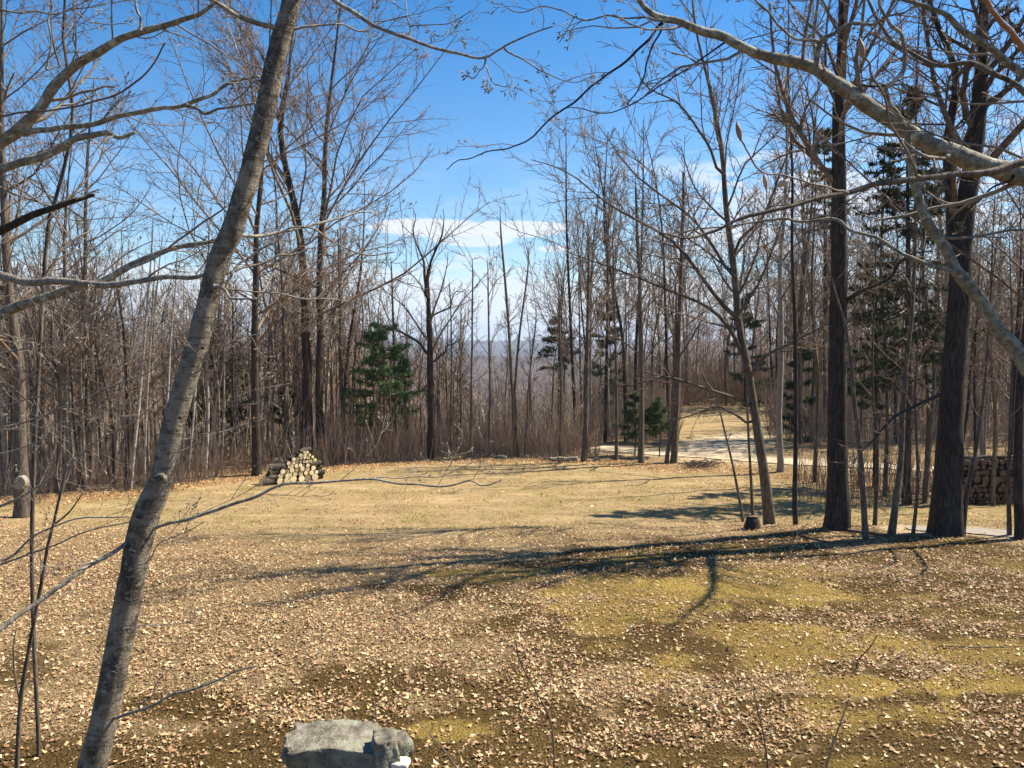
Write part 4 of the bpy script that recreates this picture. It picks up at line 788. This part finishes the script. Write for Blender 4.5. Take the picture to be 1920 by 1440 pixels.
conifer('dark spruce crown between the two thick right-hand trunks', (1640, 940), 29.0, 430, 110, 10, .8, 760, (.055, .075, .038), name='spruce_tree')
conifer('pale green pine top high behind the left thick trunk', (1545, 900), 46.0, 235, 80, 11, .8, 430, (.06, .085, .055))
conifer('green pine behind the crooked maple lower boughs', (1395, 840), 64.0, 540, 90, 12, .6, 760, (.045, .07, .03))
conifer('green hemlock behind the pale grey tree at the driveway', (1500, 880), 44, 600, 60, 13, .5, 850, (.04, .062, .028), name='hemlock_tree')
conifer('far dark pine low over the brown wood in the centre', (860, 800), 70.0, 700, 44, 14, .4, 790, (.03, .05, .028))

# ------------------------------------------------------------------ woods: individual copies of prototype trees
def proto(sty, H, seed, rm, lod):
    rg = np.random.default_rng(seed); pts = np.array([[0, 0, -.3], [rg.normal(0, .1), rg.normal(0, .1), H * .35], [rg.normal(0, .3), rg.normal(0, .3), H * .7], [rg.normal(0, .5), rg.normal(0, .5), H]])
    c, r = smooth_path(pts, [H * .0062, H * .0052, H * .0034, .010], 16); c = wobble(c, rg, .10)
    tv, tf = trunk_mesh(c, r, 7, rg, .3, .03); batch, _ = crown_of((c[None], r[None]), rg, sty, rm, lod); cv, cf = tubes(batch)
    return (tv, tf), (cv, cf)
PROTO = []
for i_, (sty, H) in enumerate([('slim', 13), ('pole', 12), ('slim', 14), ('vase', 13), ('pole', 11), ('maple', 14), ('slim', 11), ('pole', 13), ('vase', 11), ('maple', 12)]):
    t_, c_ = proto(sty, H, 300 + i_, .009, 1.0 if sty != 'pole' else 1.5)
    tm = [make_mesh('trunk', t_[0], t_[1], M[k_]) for k_ in ('mid', 'pale', 'dark')]; PROTO.append((tm, make_mesh('crown', c_[0], c_[1], M['woodtwig']), H))
WR = np.random.default_rng(77)
def spot(px):
    for a, t in ((80, ' at the left edge'), (220, ' left of the birches'), (330, ' among the birches'), (470, ' just right of the leaning trunk'), (610, ' over the pale log pile'), (800, ' around the green pine'), (960, ' left of the twin stems'), (1100, ' right of the twin stems'), (1240, ' by the mossy footed tree'), (1430, ' over the driveway opening'), (1560, ' left of the thick trunks'), (1760, ' between the thick trunks')):
        if px < a: return t
    return ' by the right edge'
def wood_tree(x, y, H, label, group, pal=.12, kinds=None, name='forest_tree'):
    k_ = WR.choice(len(PROTO)) if kinds is None else WR.choice(kinds); tm, cm, h0 = PROTO[k_]; s = H / h0
    u = WR.random(); px_ = CX + x / y * F
    root = thing(name, ('pale grey stemmed ' if u < pal else ('dark stemmed ' if u > .55 else 'brown stemmed ')) + label + spot(px_), 'tree', (x, y, float(gz(x, y))), group); root.rotation_euler = (WR.normal(0, .03), WR.normal(0, .03), WR.random() * 6.283)
    w = s * WR.uniform(.8, 1.15); root.scale = (w, w, s)
    link('trunk', tm[1] if u < pal else (tm[2] if u > .55 else tm[0]), root); link('crown', cm, root)
def fill(n, pxr, dr, Hf, label, group, pal=.12, kinds=None, off=1.5):
    c = 0; tries = 0
    while c < n and tries < 5000:
        tries += 1
        D = dr[0] + (dr[1] - dr[0]) * WR.random() ** 1.3; px = WR.uniform(*pxr); x = (px - CX) / F * D; y = D
        if y < edge_y(x) + off and not (x > 5): continue
        if x > 4 and (33 < y < 41 or abs(y - np.interp(x, [9, 11, 13, 16, 22, 32], [38, 42, 46.5, 51, 54, 57])) < 2.4): continue
        if 1270 < px < 1430 and y < 64: continue
        wood_tree(x, y, Hf(D), label, group, pal, kinds); c += 1
U = WR.uniform
fill(62, (-40, 470), (27, 48), lambda D: U(6.5, 10.5), 'slender tree crowded in the left woods', 'bare trees of the left woods', .2)
fill(34, (-60, 420), (45, 85), lambda D: U(9.5, 13), 'tree far back in the left woods', 'bare trees deep in the left woods')
fill(22, (430, 720), (37, 60), lambda D: U(9, 14), 'bare tree in the wood', 'bare trees behind the log pile')
fill(11, (700, 1060), (38, 52), lambda D: U(5, 8.5), 'young tree in the central gap', 'young bare trees in the central gap', kinds=[1, 4, 7, 0])
fill(22, (660, 1120), (55, 110), lambda D: U(3.6, 6.2) + (D - 55) * .02, 'small tree down the central slope', 'bare trees down the central slope')
fill(34, (1040, 1290), (42, 80), lambda D: U(11, 18), 'tree in the wood', 'bare trees right of the central gap')
fill(26, (1270, 1560), (64, 100), lambda D: U(14, 20), 'tall tree beyond the driveway field', 'bare trees beyond the driveway field')
fill(30, (1470, 1990), (42, 75), lambda D: U(13, 20), 'tree behind the driveway', 'bare trees in the right woods behind the driveway')
fill(20, (1500, 1990), (25.5, 33), lambda D: U(7, 12), 'slender tree before the driveway', 'slender trees in the right woods before the driveway', off=-99)

# far-off wood that reads as one mass
def simple_trees(name, xs, ys, Hs, ntw, label, m, rt=.02, seed=3):
    rg = np.random.default_rng(seed); n = len(xs); zs = gz(xs, ys); B = np.stack([xs, ys, zs], -1)
    Q = np.stack([B - [0, 0, .5], B + np.stack([rg.normal(0, .3, n), rg.normal(0, .3, n), Hs * .55], -1), B + np.stack([rg.normal(0, .5, n), rg.normal(0, .5, n), Hs], -1)], 1)
    R = np.stack([Hs * .009, Hs * .006, Hs * .001], 1); bt = [(Q, R, 4)]
    l_ = grow((Q, R), rg, ntw[0], .35, 1, .30, (25, 55), .5, .1, 3, .5, rt, .3, lpow=.5); bt.append((*l_, 3))
    t_ = grow(l_, rg, ntw[1], .2, 1, .45, (25, 55), .3, .1, 2, .6, rt * .7, .3); bt.append((*t_, 3))
    v, f = tubes(bt); return tag(link(name, make_mesh(name, v, f, M[m], False)), label, 'forest', kind='stuff')
def spread(n, y0, y1, k, rg, p_=2):
    y = (y0 ** p_ + (y1 ** p_ - y0 ** p_) * rg.random(n)) ** (1 / p_); return (rg.random(n) * 2 - 1) * k * y, y
rg = np.random.default_rng(9)
x, y = spread(1600, 95, 460, .74, rg, 1.4)
H = rg.uniform(7, 12, len(x)) + 5 * ss(np.abs(x / y - 0.02), .12, .25)
simple_trees('distant_wood', x, y, H, (7, 5), 'grey brown far-off bare wood filling the slope below the hills', 'farwood', .03)
x, y = spread(1150, 40, 98, .72, rg, 1.4); x = x[(k_ := (y > edge_y(x) + 4) & ~((x > 4) & (y < 72)))]; y = y[k_]
H = rg.uniform(2.5, 5.6, len(x)) + 5.5 * ss(np.abs(x / y - .02), .10, .25)
simple_trees('undergrowth_thicket', x, y, H, (10, 6), 'dense brown young growth filling the wood behind the lawn', 'brush', .012, 4)

xw = rg.uniform(-30, -3, 330); yw = edge_y(xw) + 3 + rg.gamma(1.6, 7, len(xw))
simple_trees('twig_thicket', xw, yw, rg.uniform(4, 9.5, len(xw)), (11, 7), 'grey brown tangle of fine bare twigs filling the left woods', 'woodtwig', .009, 5)
xw = rg.uniform(15, 52, 330); yw = rg.uniform(42, 78, len(xw)); k_ = (xw / yw > .34); xw, yw = xw[k_], yw[k_]
simple_trees('twig_thicket', xw, yw, rg.uniform(6, 14, len(xw)), (11, 7), 'grey brown tangle of fine bare twigs filling the right woods', 'woodtwig', .012, 6)
# brush: upright reddish stems behind the lawn
def brush(name, xs, ys, H, label, m, rt=.006, seed=1, tw=4):
    rg = np.random.default_rng(seed); n = len(xs); B = np.stack([xs, ys, gz(xs, ys) - .05], -1); l1 = rg.normal(0, .09, (n, 2)) * H[:, None]; l2 = l1 * 2 + rg.normal(0, .07, (n, 2)) * H[:, None]
    Q = np.stack([B, B + np.c_[l1, H * .5], B + np.c_[l2, H]], 1); R = np.stack([rt * (1 + H * .3), rt * (1 + H * .15), rt * .5 + 0 * H], 1)
    tw_ = grow((Q, R), rg, tw, .3, 1, .28, (20, 45), .3, .1, 2, .6, rt * .5, .4)
    v, f = tubes([(Q, R, 3), (*tw_, 3)]); return tag(link(name, make_mesh(name, v, f, M[m], False)), label, 'brush', kind='stuff')
bx = np.concatenate([RNG.uniform(-27, 3, 5200), RNG.uniform(-9, 4, 2600)]); by = edge_y(bx) + 1.0 + RNG.gamma(1.6, 2.2, len(bx))
brush('brush_thicket', bx, by, RNG.gamma(2.6, .45, len(bx)).clip(.3, 4.2), 'reddish brown brush of upright stems along the far lawn edge', 'brush', .0075, 1)
bx = RNG.uniform(7, 34, 1700); by = RNG.uniform(24.5, 31.5, len(bx)); k_ = (bx / by > .36); bx, by = bx[k_], by[k_]
brush('underbrush', bx, by, RNG.uniform(.5, 2.2, len(bx)), 'thin twiggy underbrush among the right-hand trees', 'twig', .006, 2, 5)
bx = RNG.uniform(14, 46, 2400); by = RNG.uniform(41, 50, len(bx)); k_ = (bx / by > .36); bx, by = bx[k_], by[k_]
brush('underbrush', bx, by, RNG.uniform(1, 3.5, len(bx)), 'grey brown undergrowth beyond the driveway on the right', 'brush', .009, 3, 4)
py_ = RNG.uniform(1090, 1275, 1500); by = RNG.uniform(41.5, 62, 1500); bx = (py_ - CX) / F * by
brush('underbrush', bx, by, RNG.uniform(.8, 3.2, len(bx)), 'brown undergrowth between the trees left of the driveway opening', 'brush', .009, 7, 4)
py_ = RNG.uniform(1440, 1620, 1100); by = RNG.uniform(43, 64, 1100); bx = (py_ - CX) / F * by
brush('underbrush', bx, by, RNG.uniform(1, 3.6, len(bx)), 'brown undergrowth right of the driveway opening', 'brush', .009, 8, 4)
bx = RNG.uniform(6, 34, 2600); by = RNG.uniform(66, 76, len(bx)); brush('underbrush', bx, by, RNG.uniform(1.5, 5, len(bx)), 'brown undergrowth closing the field beyond the driveway', 'brush', .014, 5, 4)

# ------------------------------------------------------------------ woodpiles: every log its own thing
def log_mesh(r, L, seed, cutm, sides=11):
    rg = np.random.default_rng(seed); th = np.arange(sides) * 2 * np.pi / sides; k = 1 + .10 * (rg.random(sides) - .5)
    ring = lambda y, s: np.stack([np.cos(th) * r * k * s, np.full(sides, y), np.sin(th) * r * k * s], -1)
    v = np.concatenate([ring(-L / 2, .93), ring(-L / 2 + .01, 1), ring(L / 2 - .01, 1), ring(L / 2, .93), [[0, -L / 2 - .004, 0]], [[0, L / 2 + .004, 0]]]); s = sides; j = np.arange(s); j2 = (j + 1) % s
    q = np.concatenate([np.stack([a * s + j, a * s + j2, (a + 1) * s + j2, (a + 1) * s + j], -1) for a in range(3)])
    t = np.concatenate([np.stack([np.full(s, 4 * s), j2, j], -1), np.stack([np.full(s, 4 * s + 1), 3 * s + j, 3 * s + j2], -1)])
    mi = np.concatenate([np.zeros(len(q)), np.ones(len(t))])
    return make_mesh('log', v, [q[:, ::-1], t[:, ::-1]], [M['logbark'], M[cutm]], False, midx=mi)
LR = np.random.default_rng(15); FRESH = [[log_mesh(r, .62, i * 9 + j, 'cut') for j in range(4)] for i, r in enumerate((.075, .10, .125, .17))]
pb = hit(549, 905); PX, PYY, PZ0 = pb[0], pb[1] + .3, float(gz(pb[0], pb[1])); yaw = math.radians(38); cy, sy = math.cos(yaw), math.sin(yaw)
def put_log(me, lx, lz, ly=0, rz=0, label=None, group=None, o=(0, 0, 0), yw=0.0, roll=None):
    gs = .82 if yw > .2 else 1; lx, ly, lz = lx * gs, ly * gs, lz * gs
    cc, s_ = math.cos(yw), math.sin(yw); lo = bpy.data.objects.new('log', me); COL.objects.link(lo)
    lo.location = (o[0] + lx * cc - ly * s_, o[1] + lx * s_ + ly * cc, o[2] + lz); lo.rotation_euler = (0, LR.random() * 6.28 if roll is None else roll, yw + rz)
    lo.scale = (gs, gs, gs)
    return tag(lo, label, 'log', group)
GRP = 'cut logs of the pale pile by the left woods'
rows = [(3, .17, .15), (2, .10, .40), (2, .105, .58), (1, .10, .76), (1, .10, .93), (1, .095, 1.09), (1, .09, 1.24), (0, .08, 1.36)]
xr = [(-.95, .80), (-.85, .85), (-.72, .80), (-.60, .76), (-.46, .70), (-.25, .62), (.05, .52), (.22, .40)]
for (ki, r, z), (xa, xb) in zip(rows, xr):
    xa, xb = xa * 1.12, xb * 1.12; x_ = xa + LR.uniform(-.06, .06)
    while x_ < xb:
        k2 = min(3, max(0, ki + LR.choice([-1, 0, 0]) if ki else 0)); rr = (.075, .10, .125, .17)[k2] if ki < 3 else .17
        put_log(FRESH[3 if ki == 3 else k2][LR.integers(4)], x_ + rr, z + LR.uniform(-.03, .03), LR.uniform(-.07, .05), LR.normal(0, .06), 'freshly cut pale log end in the heap left of the tall dark pair', GRP, (PX, PYY, PZ0), yaw); x_ += rr * 2.05
for sx, lab, nn in ((-1.05, 'dark barked log laid crosswise at the left end of the pale pile', 4), (1.08, 'dark barked log laid crosswise at the right end of the pale pile', 4)):
    for j in range(nn):
        for yy in (-.18, .14):
            put_log(FRESH[1 + (j % 2)][(j + 1) % 4], sx * (1 - .05 * j) + LR.uniform(-.1, .1), .11 + j * .225, yy + LR.uniform(-.03, .03), math.pi / 2 + LR.normal(0, .12), lab, lab.replace('dark barked log', 'logs'), (PX, PYY, PZ0), yaw)
put_log(FRESH[3][1], -1.45, .17, -.25, math.pi / 2 + .2, 'single thick dark log lying alone on the grass left of the pale pile', None, (PX, PYY, PZ0), yaw)
put_log(FRESH[1][2], .55, 1.45, -.05, math.pi / 2 + .5, 'dark log lying across the very top of the pale pile', None, (PX, PYY, PZ0), yaw)
BROWN = [[log_mesh(r, .5, 70 + i * 9 + j, 'cutbrown') for j in range(4)] for i, r in enumerate((.05, .075, .10, .13))]
qb = hit(1850, 948); o2 = (qb[0], qb[1] + .4, float(gz(qb[0], qb[1]))); z_ = .04; row = 0
while z_ < 1.30:
    x_ = -1.0 + LR.uniform(-.05, .05); rs = [0, 0, 1, 2, 1, 3, 2, 1, 2, 2][min(row, 9)]; base_r = (.05, .075, .10, .13)[rs]
    while x_ < 1.25:
        k2 = int(np.clip(rs + LR.choice([-1, 0, 0, 0]), 0, 3)); rr = (.05, .075, .10, .13)[k2]
        put_log(BROWN[k2][LR.integers(4)], x_ + rr, z_ + base_r + LR.uniform(-.025, .025), LR.uniform(-.09, .07), LR.normal(0, .06), 'log end with shade put into its brown in the shaded stack behind the thickest trunk', 'brown logs of the shaded right-hand woodpile', o2, 0.05); x_ += rr * 2.12 + .03 * LR.random()
    z_ += base_r * 1.80; row += 1
for j in range(6):
    me = log_mesh(.05, .75, 200 + j, 'cutgrey', 7); put_log(me, -.8 + j * .38, z_ + .07, 0, math.pi / 2 + LR.normal(0, .15), 'pale weathered split piece lying on top of the shaded stack', 'pale pieces on top of the shaded stack', o2, .05)
for j in range(12): # lower stack continuing out of frame
    for k in range(6):
        if LR.random() < .95: put_log(BROWN[2][(j + k) % 4], 1.62 + j * .2, .1 + k * .18, .1, 0, 'dark log end in the lower stack at the right edge', 'logs of the lower stack at the right edge', o2, .05)

# ------------------------------------------------------------------ stones
def stone(label, center, size, seed, m='stone', rz=0., flat=.6, rough=.12, name='stone', n=3, group=None, tilt=0, sphere=.42):
    import bmesh
    bm = bmesh.new(); bmesh.ops.create_cube(bm, size=2); bmesh.ops.subdivide_edges(bm, edges=bm.edges[:], cuts=n + 3, use_grid_fill=True)
    rg = np.random.default_rng(seed); fr = rg.normal(size=(14, 3)) * np.linspace(1.4, 6, 14)[:, None]; ph = rg.random(14) * 6.28; am = rg.random(14) / np.linspace(4, 16, 14)
    co = np.array([v.co[:] for v in bm.verts]); sph = unit(co); co = co * (1 - sphere) + sph * 1.15 * sphere
    d = (np.sin(co @ fr.T + ph) * am).sum(1) * rough * 4 + (rg.random(len(co)) - .5) * rough * .22
    co = co * (1 + d[:, None]); co[:, 2] = np.clip(co[:, 2], -1, flat + .12 * np.sin(co[:, 0] * 3 + ph[0]) + .05 * rg.random(len(co)))
    co = co * np.array(size) / 2
    for v, c in zip(bm.verts, co): v.co = c
    me = bpy.data.meshes.new(name); bm.to_mesh(me); bm.free(); me.materials.append(M[m])
    for p_ in me.polygons: p_.use_smooth = True
    o = link(name, me, None, center); o.rotation_euler = (tilt, 0, rz); return tag(o, label, 'stone', group)
D0 = 5.9
def at(px, py, D=D0): return tuple(P(px, py, D))
stone('chunky lichen-spotted pale stone block capping the near stonework at the bottom edge', at(634, 1398, 6.0), (.68, .42, .27), 1, rz=.06, flat=.62, tilt=.06, n=18, sphere=.16, rough=.13)
stone('grey rounded upright stone leaning on the right end of the block', at(722, 1412, 5.85), (.20, .24, .34), 2, rz=.3, flat=.85, n=5)
stone('small pointed grey stone behind the upright one', at(748, 1398, 6.0), (.14, .2, .18), 3, rz=.8, flat=.8)
stone('small cream coloured stone at the bottom edge right of the block', at(750, 1432, 5.8), (.12, .12, .09), 4, 'stonewhite')
for j, (px, py, s_, l_) in enumerate([(575, 1445, (.3, .3, .28), 'stone coloured shade-dark under the left end of the block'), (660, 1450, (.42, .3, .26), 'stone coloured shade-dark under the middle of the block'), (610, 1495, (.6, .45, .3), 'large buried stone supporting the block'), (725, 1480, (.3, .3, .3), 'dark stone below the upright grey one')]):
    stone(l_, at(px, py + 12, 6.12), s_, 20 + j, 'stoneshade', flat=.7)
for j, (px, py, s_) in enumerate([(940, 862, .3), (985, 860, .22), (1040, 866, .3), (1058, 866, .34), (1076, 864, .26), (1120, 867, .2)]):
    c_ = hit(px, py); stone(['pale rock left of the twin stems in the far edge rubble', 'small pale rock right of the twin stems in the rubble', 'grey rock in the rubble left of the tall straight tree', 'larger rock in the rubble beside the tall straight tree', 'rock at the foot of the tall straight tree', 'low rock right of the tall straight tree'][j], (c_[0], c_[1] + .3, float(gz(c_[0], c_[1])) + .05), (s_ * 1.4, s_, s_), 40 + j, 'stone')
def fallen(label, pts, w, seed, m='twigpale', name='fallen_branch', lift=.05, twn=6):
    rg = np.random.default_rng(seed); q = np.array([hit(a, b) for a, b in pts]); q[:, 2] = gz(q[:, 0], q[:, 1]) + lift + rg.random(len(q)) * lift; b = q[0].copy(); D = b[1]
    c, r = smooth_path(q, np.linspace(w, w * .4, len(q)) * D / F / 2, 18); t1 = grow((c[None], r[None]), rg, twn, .1, .95, .35, (30, 60), .2, .12, 4, .5, .003); v, f = tubes([(c[None], r[None], 7), (*t1, 4)])
    return tag(link(name, make_mesh(name, v - b, f, M[m]), None, b), label, 'branch')
fallen('fallen pale branch lying in the rubble left of the twin stems', [(878, 856), (905, 858), (935, 860)], 5, 1)
fallen('fallen branch in the rubble right of the twin stems', [(1020, 863), (1045, 866), (1085, 868)], 4, 2)
fallen('long thin dark stick lying on the moss at the right edge', [(1760, 1216), (1850, 1217), (1930, 1218)], 3, 3, 'twig', lift=.02, twn=2)
fallen('fallen branch on the bank at the foot of the slender pole tree', [(1500, 1010), (1560, 1022), (1640, 1018)], 5, 4, 'mid', lift=.03)
fallen('long fallen limb along the top of the bank by the thick trunks', [(1590, 1000), (1660, 1008), (1750, 1010)], 7, 5, 'mid', lift=.03)
# heap of cut green and dark brush beside the driveway
c_ = hit(1312, 876); rg = np.random.default_rng(33); n_ = 60; th = rg.random(n_) * 6.28
Bq = np.stack([rg.normal(0, .4, n_), rg.normal(0, .25, n_), .03 + .12 * rg.random(n_)], -1); Q = np.stack([Bq, Bq + np.stack([np.cos(th) * .3, np.sin(th) * .2, .2 * rg.random(n_)], -1), Bq + np.stack([np.cos(th) * .6, np.sin(th) * .4, .15 * rg.random(n_)], -1)], 1)
R = np.full((n_, 3), .012); t1 = grow((Q, R), rg, 6, .1, 1, .4, (30, 60), .2, .1, 3, .7, .007); v, f = tubes([(Q, R, 4), (*t1, 3)])
tag(link('brush_pile', make_mesh('brush_pile', v, f, M['logbark']), None, (c_[0], c_[1], float(gz(c_[0], c_[1])))), 'small heap of cut branches on the edge of the pale driveway', 'brush pile')

# ------------------------------------------------------------------ air
HZ = 0.00016
vs = np.array([[sx * 7600, sy, sz] for sz in (-140, 130) for sx, sy in ((-1, -7600), (1, -7600), (1, 7600), (-1, 7600))], float)
fs = np.array([[0, 3, 2, 1], [4, 5, 6, 7], [0, 1, 5, 4], [1, 2, 6, 5], [2, 3, 7, 6], [3, 0, 4, 7]])
m = bpy.data.materials.new('thin_haze'); m.use_nodes = True; h = NT(m.node_tree); h.n.clear()
pv = h.new('ShaderNodeVolumePrincipled'); pv.inputs['Color'].default_value = (.62, .78, 1, 1); pv.inputs['Density'].default_value = HZ
ou = h.new('ShaderNodeOutputMaterial'); h.put(ou.inputs['Volume'], pv.outputs[0])
o = link('haze', make_mesh('haze', vs, [fs], m, False)); o['kind'] = 'stuff'; o['label'] = 'thin blue haze over the far hills'
